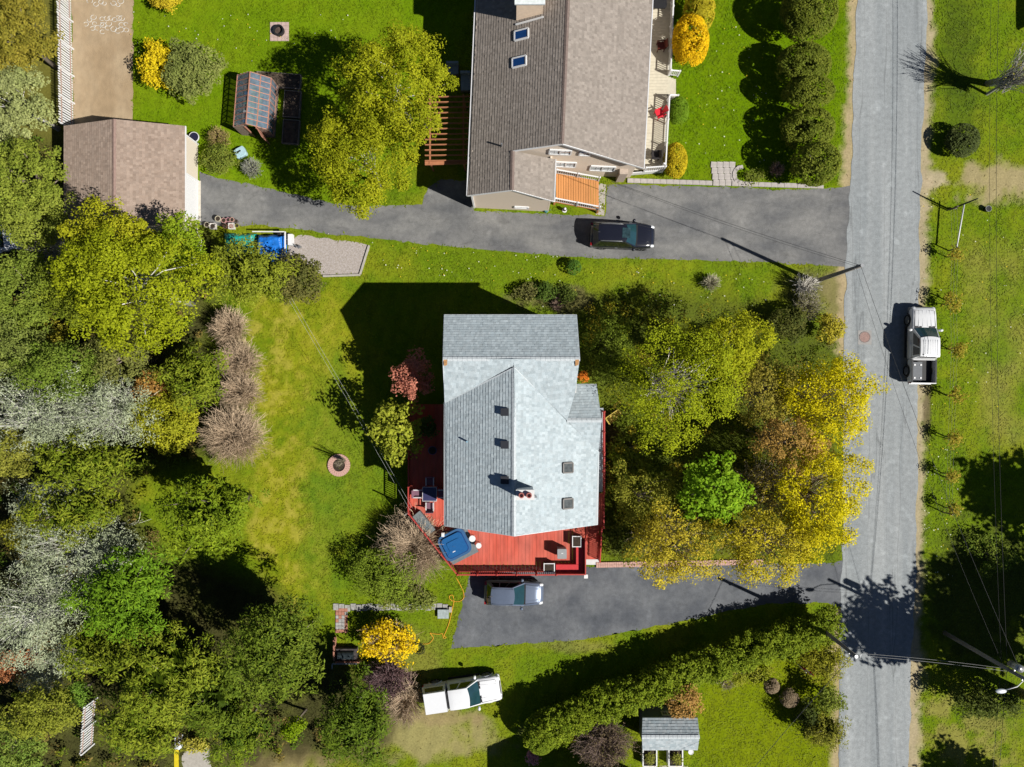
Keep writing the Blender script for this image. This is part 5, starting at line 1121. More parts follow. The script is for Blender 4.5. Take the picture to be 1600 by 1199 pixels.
# white framed raised beds by the shed
for (px, py, lab) in ((1013,1176,"white framed raised bed under the west half of the shed roof edge"),(1053,1176,"white framed raised bed under the east half of the shed roof edge")):
    c = G(px,py); t = thing("raised_bed", lab, "raised bed", (c.x,c.y,0), 0, "white raised beds at the shed")
    for s in (-1,1): MB().box(s*.5-.045,-.72,0,s*.5+.045,.52,.62).build("side_board", M_WHITE, t, local=True); MB().box(-.455,(.52 if s > 0 else -.72)-.045,0,.455,(.52 if s > 0 else -.72)+.045,.618).build("side_board", M_WHITE, t, local=True)
    MB().box(-.45,-.67,0,.45,.47,.5).build("soil", M_SOIL, t, local=True)
c = G(1078,1170); t = thing("white_bucket", "small white bucket at the south east corner of the shed", "bucket", (c.x,c.y-.1,0)); MB().cyl((0,0),.15,0,.3,14,.18).build("body", M_WHITE, t, local=True); MB().ring((0,0),.17,.2,.29,.32,14).build("rim", M_WHITE, t, local=True)
c = G(1086,1146); t = thing("rubber_mat", "small black square rubber mat on the grass east of the shed", "mat", (c.x,c.y,0), -.15); MB().prism(rrect(.24,.19,.04),.0,.02).build("pad", M_DARK, t, local=True); MB().ring((0,0),.05,.08,.02,.03,12).build("drain_ring", M_DARK, t, local=True)
t = thing("yellow_plank", "yellow painted plank lying beside the concrete path at the bottom left", "plank", G(276,1190)); MB().box(-.16,-.8,0,.16,.9,.06).build("board", pm("plank_yellow",(.70,.55,.02),.5,.1), t, local=True); MB().box(-.2,-.5,.06,.2,-.42,.09).build("cleat", MATS["plank_yellow"], t, local=True)
tarp("crumpled white sheet caught in the bushes near the yellow plank", "white_sheet", 276,1146,286,1170, .35, (.66,.70,.74), 9, "sheet")
# ---------------------------------------------------------------- plants
def unit(a): return a/np.maximum(np.linalg.norm(a, axis=1, keepdims=True), 1e-6)
def leaves(rng, pos, out, size, cols, aspect=.62, along=None, upb=.55, rnd=.65):
    """one small rhombic leaf per position, facing roughly outwards and up"""
    n = len(pos); nr = unit(out*.5+np.array([0,0,upb])+rng.normal(size=(n,3))*rnd*.55)
    t = rng.normal(size=(n,3)) if along is None else along+rng.normal(size=(n,3))*.35
    t = unit(t-nr*(t*nr).sum(1, keepdims=True)); b = np.cross(nr, t); s = (size*(.65+.7*rng.random(n)))[:, None]
    V = np.stack([pos-t*s*.5, pos+b*s*.5*aspect, pos+t*s*.5, pos-b*s*.5*aspect], 1).reshape(-1, 3)
    F = np.arange(4*n).reshape(n, 4); return V, F, np.repeat(cols, 4, 0)
def tubes(P0, P1, P2, r0, r1, n=4):
    """many curved tapering limbs at once: start, middle, end points"""
    m = len(P0); pts = np.stack([P0, .25*P0+.5*P1+.25*P2, P2], 1); rad = np.stack([r0, (r0+r1)/2, r1], 1)
    d = unit((P2-P0)); ref = np.where(np.abs(d[:, 2:3]) > .9, np.array([[1.,0,0]]), np.array([[0,0,1.]])); u = unit(np.cross(d, ref)); v = np.cross(u, d)
    ang = 2*np.pi*np.arange(n)/n
    ring = np.cos(ang)[None,None,:,None]*u[:,None,None,:]+np.sin(ang)[None,None,:,None]*v[:,None,None,:]
    V = (pts[:,:,None,:]+ring*rad[:,:,None,None]).reshape(-1, 3); F = []
    base = (np.arange(m)*3*n)[:, None]
    for i in range(2):
        for k in range(n): F.append(base+np.array([[i*n+k, i*n+(k+1) % n, (i+1)*n+(k+1) % n, (i+1)*n+k]]))
    return V, np.concatenate(F, 0)
_seed = [100]
def plant(name, label, px, py, rp, h, col, col2, cat="tree", form="broad", leaf=.19, lai=2.6, zb=None, ry=None, bark=(.16,.13,.10), limb=.0, limbw=1.0,
          clump=.55, gap=.0, group=None, rot=0.0, bright=1.0, twigcol=None, needle=False, extra_twigs=0, lean=(0,0), dense=None, twig=(1.02,1.0,.020)):
    """px, py = middle of the crown on the photograph, rp = its radius there, h = height in metres"""
    _seed[0] += 1; rng = np.random.default_rng(_seed[0])
    dense = (needle or form == 'ball' or name in ('hedge_cedar','tall_tree')) if dense is None else dense
    zb = h*.28 if zb is None else zb; zc = (zb+h)/2; rp *= (1.14 if name in ('woodland_tree','spruce_tree','lichen_tree','pine_tree') else 1.0); ry = ry*(1.14 if name in ('woodland_tree','spruce_tree','lichen_tree','pine_tree') else 1.0) if ry else None; c = P(px, py, zc); R = rp/S*(1-zc/H); RY = (ry/S*(1-zc/H)) if ry else R; RZ = (h-zb)/2
    t = thing(name, label, cat, (c.x, c.y, 0), 0, group); bt = bright*(1.08 if needle and name != 'lichen_tree' else 1.3 if name in ('golden_tree','olive_tree','copper_tree','young_tree') else 1.12); col = np.array(col)*bt; col2 = np.array(col2)*bt
    if needle and name != 'lichen_tree': col = col*np.array([.80,.95,.5]); col2 = col2*np.array([.80,.95,.5])
    area = math.pi*R*RY; nl = int(lai*(2.1 if needle else 1.45)*area/(leaf*leaf*.62*.6)); cl = clump*(.55+.12*min(R,4)); nc = max(10, int(area/(cl*cl)*(2.0 if form == 'ball' else 1.45)*(1-gap)))
    if form == "cone":
        tt = rng.random(nc)**1.25; th = rng.random(nc)*2*np.pi; prof = (1-tt)**.8*(.78+.22*np.cos(th*rng.integers(5,8)+tt*9)); rr = prof*np.sqrt(rng.random(nc))*.75+prof*.25
        C = np.stack([np.cos(th)*rr*R, np.sin(th)*rr*RY, (tt*2-1)*RZ-rr*.25*RZ], 1); out = np.stack([np.cos(th), np.sin(th), np.full(nc,.5)], 1)
    else:
        d = unit(rng.normal(size=(nc,3))); d[:,2] = np.where(d[:,2] < -.25, -d[:,2]*.6, d[:,2]); d = unit(d)
        th = np.arctan2(d[:,1], d[:,0]); ph = rng.random(4)*6.3
        lob = 1+.13*np.cos(3*th+ph[0])+.10*np.cos(5*th+ph[1])+.07*np.cos(8*th+ph[2]); rad = (.38+.62*rng.random(nc)**.55)*lob
        if form == "ball": rad = (.75+.25*rng.random(nc)**.5); d[:,2] = np.abs(d[:,2])*1.0-.25*(rng.random(nc) < .35); lob = 1
        C = d*rad[:,None]*np.array([R,RY,RZ]); out = d
    if form != 'ball': C = C*max(.6, 1-cl*.5/max(R,.3))*np.array([1,1,1.05])
    per = max(4, nl//nc); idx = np.repeat(np.arange(nc), per); n = len(idx)
    od = unit(rng.normal(size=(n,3))); od[:,2] = np.where(rng.random(n) < .75, np.abs(od[:,2]), od[:,2]); cs_ = (.65+.7*rng.random(nc))[idx]
    off = od*(cs_*cl*(.45+.65*rng.random(n)**.6))[:,None]*np.array([1,1,.75]); pos = C[idx]+off; nrm = out[idx]*.35+od*.85
    if form == "ball":   # clipped shrub: keep the leaves inside a smooth dome
        q = pos/np.array([R,RY,RZ]); l = np.linalg.norm(q, axis=1); k = l > 1.0; pos[k] = pos[k]/l[k][:,None]
    pos[:,2] = np.maximum(pos[:,2], -RZ+.02)
    m = np.clip(.55*rng.random(nc)[idx]+.45*rng.random(n), 0, 1)[:,None]; cc = (col*(1-m)+col2*m)*(.72+.5*rng.random(n))[:,None]
    V, F, CC = leaves(rng, pos, nrm, np.full(n, leaf*(.9 if needle else 1)), cc, aspect=.32 if needle else .62, along=od if needle else None)
    if dense:  # large darkened inner leaves added so the crown casts a solid shadow
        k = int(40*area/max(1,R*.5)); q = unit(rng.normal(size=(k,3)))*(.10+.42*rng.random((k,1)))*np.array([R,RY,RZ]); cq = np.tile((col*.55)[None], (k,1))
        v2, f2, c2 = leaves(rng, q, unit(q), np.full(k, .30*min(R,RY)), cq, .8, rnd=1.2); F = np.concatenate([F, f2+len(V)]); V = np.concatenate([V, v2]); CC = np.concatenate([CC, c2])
    V = V+np.array([0,0,zc])
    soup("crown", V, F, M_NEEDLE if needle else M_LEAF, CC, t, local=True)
    bk = np.array(bark); tb = np.array([lean[0], lean[1], 0.]); top = np.array([0,0,zc+RZ*(.8 if form == "cone" else .15)]); tr = max(.05, .028*h)
    mb = MB(); mb.tube([tb, (tb+top)/2+rng.normal(size=3)*np.array([.12,.12,0]), top], [tr, tr*.75, tr*(.12 if form == "cone" else .45)], 8)
    mb.c = [bk]*len(mb.v); mb.build("trunk", M_TWIG, t, local=True, smooth=True)
    k = int(min(nc*.3, 10+limb*40)) if form != "ball" else 12
    if k:
        sel = rng.choice(nc, min(k, nc), False); E = C[sel]*.96+np.array([0,0,zc]); f = .35+.6*rng.random(len(sel))
        B = tb[None]*(1-f[:,None])+top[None]*f[:,None]; B[:,2] = np.minimum(B[:,2], E[:,2]-.1); Mi = (B+E)/2+rng.normal(size=B.shape)*.16*R+np.array([0,0,.06*R])
        r0 = np.full(len(sel), max(.02, tr*.34))*limbw*(.55 if bk.mean() > .4 else 1); V, F = tubes(B, Mi, E, r0, r0*.25); cs = np.repeat(np.repeat(bk[None], len(sel), 0)*(.8+.4*rng.random((len(sel),1))), 12, 0)
        soup("branches", V, F, M_TWIG, cs, t, local=True)
    if extra_twigs: 
        V, F, CC = twigset(rng, R*twig[0], RZ*2*twig[1], extra_twigs, np.array(twigcol), zb*.6, twig[2], RY*twig[0])
        soup("twigs", V, F, M_TWIG, CC, t, local=True)
    return t
def twigset(rng, R, hgt, n, col, z0=0, rad=.016, RY=None):
    RY = RY or R; th = rng.random(n)*2*np.pi; el = rng.random(n)**.6; rr = np.sqrt(1-(el*.92)**2)
    E = np.stack([np.cos(th)*rr*R*(.55+.45*rng.random(n)), np.sin(th)*rr*RY*(.55+.45*rng.random(n)), z0+hgt*(.25+.75*el)*(.7+.3*rng.random(n))], 1)
    B = np.stack([rng.normal(size=n)*R*.12, rng.normal(size=n)*RY*.12, np.full(n, z0*.6)], 1); Mi = B*.5+E*.5+np.array([0,0,hgt*.15])+rng.normal(size=E.shape)*.06*R
    k = 2; # side twigs
    f = .45+.5*rng.random((n*k,1)); Bi = np.repeat(B,k,0)*(1-f)**2+np.repeat(Mi,k,0)*2*f*(1-f)+np.repeat(E,k,0)*f*f; Ei = Bi+unit(np.repeat(E-B,k,0)+rng.normal(size=(n*k,3))*R*.55)*R*(.12+.22*rng.random((n*k,1)))
    B = np.concatenate([B,Bi]); Mi = np.concatenate([Mi,(Bi+Ei)/2+rng.normal(size=Bi.shape)*.02*R]); E = np.concatenate([E,Ei]); r0 = np.concatenate([np.full(n,rad), np.full(n*k,rad*.7)])
    V, F = tubes(B, Mi, E, r0, r0*.45, 3); c = np.repeat(col[None]*(.6+.8*rng.random((len(B),1))), 9, 0); return V, F, c
def bare(name, label, px, py, rp, h, col, n=420, cat="shrub", group=None, rad=.018, ry=None, lichen=None, lai=.5, leaf=.12, z0=0.0):
    """leafless bush or tree: a spray of fine twigs, optionally crusted with lichen"""
    _seed[0] += 1; rng = np.random.default_rng(_seed[0]); zc = h*.5; c = P(px, py, zc); R = rp/S*(1-zc/H); RY = ry/S*(1-zc/H) if ry else R
    t = thing(name, label, cat, (c.x, c.y, 0), 0, group); V, F, CC = twigset(rng, R, h-z0, n, np.array(col), z0, rad, RY); soup("twigs", V, F, M_TWIG, CC, t, local=True)
    mb = MB()
    for k in range(4 if z0 < .5 else 1):
        a = rng.random()*6.3; mb.tube([(0,0,0),(.1*R*math.cos(a),.1*R*math.sin(a),z0*.6+.15*h),(.3*R*math.cos(a),.3*R*math.sin(a),z0*.6+.4*h)], [.03+.012*h,.02+.009*h,.012], 6)
    mb.c = [np.array(col)*.8]*len(mb.v); mb.build("stem", M_TWIG, t, local=True)
    if lichen is not None:
        pick = rng.integers(0, len(V), int(lai*math.pi*R*RY/(leaf*leaf*.4))); pos = V[pick]+rng.normal(size=(len(pick),3))*.07; m = rng.random((len(pick),1)); cc = np.array(lichen[0])*(1-m)+np.array(lichen[1])*m
        v, f, c2 = leaves(rng, pos, unit(pos-np.array([0,0,h*.3])), np.full(len(pos), leaf), cc, .5); soup("lichen", v, f, M_LEAF, c2, t, local=True, kind="stuff")
    return t
# leaf colours
YG, YG2 = (.17,.205,.006), (.32,.32,.012)           # spring birch
GO, GO2 = (.27,.24,.005), (.56,.48,.006)           # golden flush
LG, LG2 = (.13,.22,.005), (.23,.30,.008)           # fresh maple green
CG, CG2 = (.095,.125,.010), (.18,.195,.018)         # conifer
CO, CO2 = (.15,.155,.022), (.24,.225,.035)            # olive pine
DG, DG2 = (.045,.075,.012), (.10,.13,.02)
BR, BR2 = (.22,.12,.035), (.33,.17,.05)
WB = (.46,.44,.40)

B = plant
# birches on the north lawn
B("birch_tree","tall yellow green birch with pale limbs between greenhouse and tan house",622,140,90,9.5,YG,YG2,leaf=.14,bark=WB,limb=.2,limbw=.8,ry=95,gap=.1)
B("birch_tree","spreading yellow green birch overhanging the worn driveway edge",572,258,86,8,YG,YG2,leaf=.14,bark=WB,limb=.2,limbw=.8,ry=74,gap=.15)
B("birch_tree","narrow side birch joining the two big birches on their west",525,218,40,6.5,YG,YG2,leaf=.14,bark=WB,limb=.1,gap=.2)
# bush pair top left
B("flowering_shrub","forsythia in yellow bloom left half of the bush near the sand yard",252,104,34,2.4,(.52,.40,.01),(.62,.48,.015),"shrub",leaf=.15,ry=40,zb=.2)
B("leafy_shrub","loose grey green bush right of the yellow forsythia near the sand yard",303,112,50,3.0,(.13,.16,.035),(.24,.26,.07),"shrub",leaf=.16,zb=.2,gap=.2,ry=56)
B("leafy_shrub","small yellow bush cut by the top edge left of the fire pit",258,-4,26,1.6,(.40,.30,.02),(.5,.4,.02),"shrub",leaf=.14,zb=.1)
bare("bare_shrub","brownish twiggy shrub by the garage corner",341,216,22,1.3,(.26,.19,.08),200,lichen=((.16,.16,.03),(.24,.2,.05)),lai=1.0)
B("leafy_shrub","low green shrub spilling over the worn driveway near the garage",343,250,30,1.4,(.10,.14,.02),(.19,.21,.03),"shrub",leaf=.14,zb=.05,ry=26)
bare("bare_shrub","grey twig shrub south east of the pale blue tub",392,262,20,1.3,(.22,.22,.19),180,lichen=((.2,.23,.1),(.3,.3,.2)),lai=.5)
# west woods, north to south
B("woodland_tree","olive leaved tree behind the picket fence at the top left corner",22,60,60,7,(.17,.16,.02),(.27,.22,.03),leaf=.15,ry=70,gap=.15)
B("woodland_tree","pale green lichened tree behind the picket fence south of the corner tree",26,165,55,7,(.20,.23,.07),(.33,.35,.14),leaf=.145,ry=60,gap=.25,bark=WB,limb=.3)
B("woodland_tree","bright green tree west of the garage roof",40,285,62,8.5,(.14,.19,.02),(.23,.26,.035),leaf=.145)
B("woodland_tree","light green tree above the white car at the left edge",62,345,52,8,(.16,.20,.025),(.25,.28,.04),leaf=.145,ry=45,gap=.1)
bare("bare_tree","dead grey branched tree between the white car and the big birch",95,395,42,6,(.34,.32,.28),160,"tree",rad=.028,z0=2)
B("birch_tree","largest yellow green birch south of the garage with white limbs showing",215,452,112,12,YG,(.30,.33,.012),leaf=.15,bark=(.50,.48,.44),limb=.25,limbw=.9,ry=100)
B("birch_tree","yellow green birch crown pressed against the garage roof",188,372,72,10.5,(.20,.22,.008),(.34,.33,.015),leaf=.15,bark=(.46,.44,.41),limb=.15,ry=52)
B("birch_tree","fresh green crown on the east flank of the largest birch",285,395,44,9,LG,(.26,.31,.02),leaf=.145,bark=WB,ry=60)
B("woodland_tree","mid green tree at the left edge below the white car",32,462,58,8,(.12,.17,.02),(.20,.24,.035),leaf=.145)
B("woodland_tree","green tree at the left edge beside yellow undergrowth",28,545,55,7.5,(.12,.16,.03),(.2,.23,.05),leaf=.145,ry=48)
B("leafy_shrub","golden green undergrowth patch south west of the largest birch",75,520,38,3,(.24,.24,.02),(.32,.26,.03),"shrub",leaf=.16,ry=20,zb=.2)
B("woodland_tree","grass green tree between largest birch and the lichened trees",105,580,62,8,(.10,.16,.015),(.17,.22,.03),leaf=.145,ry=45)
B("woodland_tree","olive tree south of the largest birch",190,560,48,7,(.12,.14,.03),(.2,.2,.05),leaf=.145,ry=34)
B("copper_shrub","small rusty orange shrub among the woods east of the lichened trees",240,602,27,4.5,BR,(.40,.22,.05),"shrub",leaf=.16)
B("pine_tree","soft green pine touching the brown bare bushes",308,590,46,6.5,CG,CO2,form="broad",needle=True,leaf=.26,lai=2.4)
B("leafy_shrub","bright yellow green shrub west of the round bare bush",264,655,58,5,(.21,.23,.012),(.32,.31,.02),"shrub",leaf=.16,ry=52,zb=.5)
LC = ((.24,.28,.15),(.46,.49,.35))
for (x, y, r_, ry_, h_, lab) in ((55,645,78,62,8,"large grey lichen covered tree at the left edge north of the others"),(168,640,72,60,8,"grey lichen covered tree whose twigs reach the yellow green shrub"),(85,775,60,30,7,"thin grey lichen branch tree above a dark gap"),(125,860,95,58,8,"broad grey lichen covered tree left of the dark shade"),(45,960,85,70,8,"grey lichen covered tree in the lower left, densest of all"),(120,1015,48,30,6,"small grey lichen tree left of the bright green spruce"),(70,1060,36,28,4,"short white lichened bush above the short picket fence")):
    B("lichen_tree", lab, x, y, r_, h_, (.15,.18,.085), (.36,.39,.26), leaf=.16, lai=1.0, gap=.25, ry=ry_, zb=1.5, bark=(.42,.42,.36), limb=.5, needle=True, dense=False, extra_twigs=150, twigcol=(.46,.46,.38), group="lichen covered trees", clump=.5)
B("spruce_tree","olive spruce belt between the lichened trees",140,725,76,7.5,CG,CO2,form="broad",needle=True,leaf=.30,lai=2.6,ry=42)
B("spruce_tree","olive green spruce left of the deep tree gap",120,800,70,8,CG,(.22,.20,.03),form="broad",needle=True,leaf=.30,lai=2.4,ry=40)
B("spruce_tree","large rounded spruce alone at the west edge of the dry lawn",334,800,60,11.5,(.105,.14,.01),(.20,.215,.02),form="broad",needle=True,leaf=.30,lai=4.2,ry=56,zb=.8,clump=.42)
B("spruce_tree","bright green spruce in the middle of the lower woods",205,925,62,9.5,(.085,.15,.012),(.15,.21,.02),form="broad",needle=True,leaf=.30,lai=3.2,ry=68,zb=1.5)
B("copper_shrub","rusty orange shrub at the left edge in the lower woods",28,1035,38,3.5,(.30,.12,.05),(.42,.17,.07),"shrub",leaf=.16,ry=24)
B("copper_shrub","orange and green shrub right of the densest lichened tree",88,990,34,4,BR,(.3,.22,.05),"shrub",leaf=.16,ry=20)
B("spruce_tree","dense spruce at the edge of the dry lawn west of the brick barbecue",432,1010,70,9,(.075,.105,.014),(.155,.165,.028),form="broad",needle=True,leaf=.30,lai=3.2,ry=72,zb=1.2,clump=.5)
B("spruce_tree","broad spruce with ragged crown left of the concrete path",262,1045,76,9,CG,CO2,form="broad",needle=True,leaf=.30,lai=2.6,gap=.25,ry=70)
B("spruce_tree","low spruce in front of the ragged one",335,1085,66,7.5,(.07,.10,.012),(.15,.16,.025),form="broad",needle=True,leaf=.30,lai=2.6,gap=.2,ry=50)
B("spruce_tree","spruce right of the short picket fence",228,1122,54,7,CG,CO2,form="broad",needle=True,leaf=.30,lai=2.6,ry=56)
B("spruce_tree","dark spruce right of the concrete path",375,1140,46,6.5,DG,CG2,form="broad",needle=True,leaf=.28,lai=2.6)
B("spruce_tree","dark round spruce nearest the white pickup",560,1120,52,7.5,(.055,.085,.01),(.12,.14,.02),form="broad",needle=True,leaf=.30,lai=3.0,ry=62,zb=.6)
B("leafy_shrub","bright green sapling in the tree shade at the bottom",462,1135,20,4,LG,LG2,"shrub",leaf=.145)
B("leafy_shrub","bright green sapling beside the short picket fence",122,1080,22,4,(.10,.19,.02),(.16,.25,.03),"shrub",leaf=.145)
B("woodland_tree","yellow green tree in the bottom left corner woods",72,1105,52,6.5,(.16,.19,.02),(.25,.26,.03),leaf=.15,ry=36)
B("woodland_tree","blurry green tree at the very bottom left corner",25,1165,46,6,(.11,.18,.025),(.2,.24,.04),leaf=.15)
B("leafy_shrub","yellow grass tussock at the head of the concrete path",305,1162,22,1.2,(.30,.28,.03),(.4,.36,.06),"shrub",leaf=.145,zb=.0,ry=12)
B("woodland_tree","olive green tree filling the gap west of the largest birch",118,455,46,8,(.11,.15,.012),(.2,.23,.02),leaf=.145)
B("woodland_tree","light olive tree between the two northern lichen trees and the left edge",20,705,48,7,(.15,.16,.02),(.26,.25,.04),leaf=.145,ry=34)
B("leafy_shrub","yellow green bush between thin lichen tree and the left edge",40,830,40,4,(.17,.18,.012),(.28,.26,.03),"shrub",leaf=.145,ry=26)
B("spruce_tree","olive spruce between bright green spruce and ragged spruce",150,1010,44,7,CG,CO2,needle=True,leaf=.28,lai=2.6,ry=40)
# by the gravel
B("pine_tree","olive pine hiding the middle of the tarpaulins",392,428,58,6,CO,CO2,form="broad",needle=True,leaf=.26,lai=2.6,ry=50,zb=.8)
B("leafy_shrub","dark olive bush with rusty top south of the gravel bed",470,440,40,3.4,(.075,.09,.02),(.17,.15,.04),"shrub",leaf=.16,ry=44,zb=.2,gap=.15)
# bare brown bushes at the lawn edge
TB = (.40,.30,.20)
for (x, y, r_, ry_, h_, n_, lab) in ((358,512,32,34,2.4,420,"northernmost of the brown leafless bushes along the dry lawn"),(372,562,38,36,2.6,480,"second brown leafless bush from the north along the dry lawn"),(375,612,36,34,2.6,480,"brown leafless bush just above the round one on the dry lawn edge"),(364,680,54,50,3.0,760,"roundest brown leafless bush at the deep tree shade"),(648,855,62,58,2.8,900,"wide tan leafless bush under the angled deck rail"),(632,1095,34,44,2.2,420,"tan leafless bush behind the tail of the white pickup")):
    bare("bare_shrub", lab, x, y, r_*1.18, h_, TB, int(n_*1.5), group="brown leafless bushes", ry=ry_*1.18, rad=.016)
B("feathery_shrub","feathery green bush below the tan leafless bush at the deck",600,895,62,2.6,(.12,.15,.02),(.21,.23,.04),"shrub",leaf=.19,needle=True,zb=.1,ry=48,lai=2.2)
B("leafy_shrub","low green shrub row on the stone path",640,935,46,1.4,(.11,.15,.02),(.21,.22,.05),"shrub",leaf=.15,zb=.0,ry=18)
B("flowering_shrub","big yellow forsythia with a bare middle beside the barbecue",607,1000,52,2.2,(.60,.42,.008),(.72,.52,.012),"shrub",leaf=.17,zb=.1,ry=36,lai=1.5,extra_twigs=260,twigcol=(.34,.24,.13))
bare("dark_shrub","purple brown leafless bush just south of the forsythia",606,1062,46,2.4,(.13,.085,.085),520,lichen=((.10,.055,.06),(.17,.10,.10)),lai=1.3,ry=36)
# beside the house
B("red_maple","small coppery red maple at the shaded corner of the pale roofed house",646,590,34,5.6,(.36,.13,.085),(.55,.22,.15),leaf=.18,ry=42,gap=.1,lai=2.2)
B("maple_tree","small yellow green maple beside the west deck",622,672,42,5.4,(.17,.21,.015),(.36,.37,.04),leaf=.24,ry=52,lai=2.2)
B("leafy_shrub","dim green shrub in the deck shade between maple and house",667,668,18,2.4,(.06,.10,.015),(.11,.16,.03),"shrub",leaf=.2,zb=1.3)
# front garden trees
B("birch_tree","fresh green birch with a star of white bare limbs in the front garden",1058,600,104,10.5,(.18,.23,.006),(.32,.35,.012),leaf=.12,bark=(.50,.47,.42),limb=.1,limbw=.8,lai=.85,gap=.3,extra_twigs=75,twigcol=(.60,.55,.46),ry=104,twig=(.62,1.22,.036))
B("birch_tree","yellow green tree at the north east of the front garden",1140,540,62,8,(.21,.24,.006),(.36,.36,.012),leaf=.135,ry=58,gap=.15,lai=1.8,bark=WB)
B("maple_tree","vivid green maple in the centre of the front garden",1112,765,58,7.2,(.12,.24,.008),(.22,.34,.015),leaf=.25,lai=3.0,ry=56)
B("golden_tree","golden yellow tree leaning over the road north of the copper one",1292,625,72,8.5,GO,GO2,leaf=.13,lai=1.5,ry=80,gap=.05,extra_twigs=170,twigcol=(.36,.29,.20),twig=(.92,1.08,.020))
B("golden_tree","golden yellow tree over the road south of the copper one",1278,775,72,8.5,GO,GO2,leaf=.13,lai=1.35,ry=94,gap=.1,extra_twigs=170,twigcol=(.36,.29,.20),twig=(.92,1.08,.020))
B("golden_tree","golden yellow tree nearest the deck stairs over the brick border",1052,852,78,7.5,(.20,.17,.018),(.46,.37,.025),leaf=.13,lai=1.15,ry=64,gap=.2,extra_twigs=170,twigcol=(.36,.29,.20),twig=(.92,1.08,.020))
B("golden_tree","golden yellow tree overhanging the driveway mouth",1195,850,84,8,(.22,.19,.014),(.48,.40,.018),leaf=.13,lai=1.25,ry=62,gap=.15,extra_twigs=170,twigcol=(.36,.29,.20),twig=(.92,1.08,.020))
B("copper_tree","thin copper brown tree between two golden trees",1232,692,60,8,(.25,.155,.04),(.36,.22,.05),leaf=.125,lai=1.1,gap=.3,extra_twigs=170,twigcol=(.33,.26,.19),ry=50)
B("olive_tree","olive half leafed tree behind the golden trees",1190,610,60,7,(.15,.14,.02),(.27,.22,.03),leaf=.135,lai=1.3,gap=.3,extra_twigs=120,twigcol=(.3,.25,.18))
bare("bare_tree","bare branched grey brown tree north of the driveway mouth",1195,765,66,6.5,(.34,.28,.19),260,"tree",rad=.022,z0=1.5,lichen=((.30,.25,.03),(.42,.32,.04)),lai=.55,leaf=.125)
B("young_tree","thin leafed understory tree between deck and vivid maple",1000,775,54,4.5,(.15,.16,.015),(.26,.25,.03),leaf=.125,lai=.8,gap=.4)
B("leafy_shrub","sunlit green understory along the east wall of the house",950,540,42,1.6,(.10,.15,.012),(.19,.23,.025),"shrub",leaf=.135,zb=.0,ry=70,lai=1.5,gap=.3)
B("leafy_shrub","green understory under the white limbed birch",990,700,44,1.5,(.09,.13,.012),(.17,.2,.02),"shrub",leaf=.135,zb=0,ry=60,lai=1.2,gap=.4)
B("copper_shrub","tiny orange flowering plant at the house corner",912,588,8,.8,(.6,.14,.02),(.7,.25,.03),"shrub",leaf=.14,zb=0)
B("leafy_shrub","dark shrub under the deck stair side of the garden",968,842,30,2.2,(.06,.085,.012),(.13,.15,.02),"shrub",leaf=.135,zb=0,ry=30)
# beds north of the house and verge
B("leafy_shrub","round dark green shrub on the strip south of the black SUV",896,418,12,1.0,(.05,.11,.015),(.09,.17,.02),"shrub",form="ball",leaf=.13,zb=.0)
for (x, y, r_, c1, c2, lab) in ((822,455,18,(.12,.13,.03),(.22,.2,.07),"pale perennial clump at the west end of the north bed"),(852,458,22,(.05,.09,.015),(.1,.15,.02),"dark green perennial clump in the north bed"),(885,462,18,(.06,.10,.015),(.14,.17,.03),"green perennial clump at the east end of the north bed")): B("garden_plant", lab, x, y, r_, .9, c1, c2, "plant", leaf=.15, zb=0, group="north bed plants", ry=14)
bare("dead_plant","brown dead stems at the foot of the north wall bed",872,475,16,.7,(.30,.21,.16),140,"plant"); bare("dead_plant","pale bare twiggy bush on the north front lawn",1112,442,18,1.2,(.38,.35,.24),170,"plant")
bare("bare_shrub","white branched bare bush at the foot of the north utility pole",1262,446,26,2.0,(.50,.47,.42),150,rad=.024); bare("bare_shrub","grey twiggy bush on the verge above the golden tree",1262,480,32,1.8,(.28,.25,.18),260,lichen=((.12,.13,.03),(.2,.19,.05)),lai=.8)
B("leafy_shrub","yellow green bush at the road edge north of the golden tree",1296,512,24,2.2,(.26,.24,.02),(.4,.33,.03),"shrub",leaf=.16,zb=.2)
B("leafy_shrub","dark bush in shade west of the yellow green roadside bush",1232,505,30,2.2,(.05,.07,.012),(.12,.12,.025),"shrub",leaf=.16,zb=.1,gap=.2)
# neighbours' front: golden shrubs, ball, hedge
B("golden_cedar","tall golden cedar against the cream porch",1078,66,28,3.2,(.56,.36,.006),(.72,.48,.01),"shrub",form="ball",leaf=.13,ry=42,zb=.1,lai=4.5); B("golden_cedar","olive golden cedar behind the tall one at the top edge",1092,18,24,3.0,(.30,.27,.015),(.42,.34,.02),"shrub",form="ball",leaf=.13,ry=34,zb=.1,lai=4)
B("clipped_shrub","round clipped green shrub by the porch steps",1060,174,16,1.6,(.10,.19,.01),(.17,.26,.015),"shrub",form="ball",leaf=.10,ry=22,zb=.05,lai=5); B("golden_cedar","low golden cedar at the south end of the porch",1055,252,18,1.9,(.36,.29,.012),(.5,.38,.015),"shrub",form="ball",leaf=.12,ry=28,zb=.05,lai=4.5)
for (x, y, r_, ry_, lab) in ((1262,22,42,46,"northernmost dark rounded shrub of the roadside row"),(1254,104,40,36,"second dark rounded shrub from the top of the roadside row"),(1262,148,38,26,"third dark rounded shrub of the roadside row"),(1260,203,40,36,"fourth dark rounded shrub of the roadside row"),(1272,258,36,34,"southernmost dark rounded shrub of the roadside row")):
    B("rounded_shrub", lab, x, y, r_*1.05, 3.2+.9*RNG.random(), (.085,.115,.012), (.175,.195,.022), "shrub", form="ball", leaf=.15, ry=ry_*.95, zb=.05, lai=4.0, group="rounded shrubs along the road")
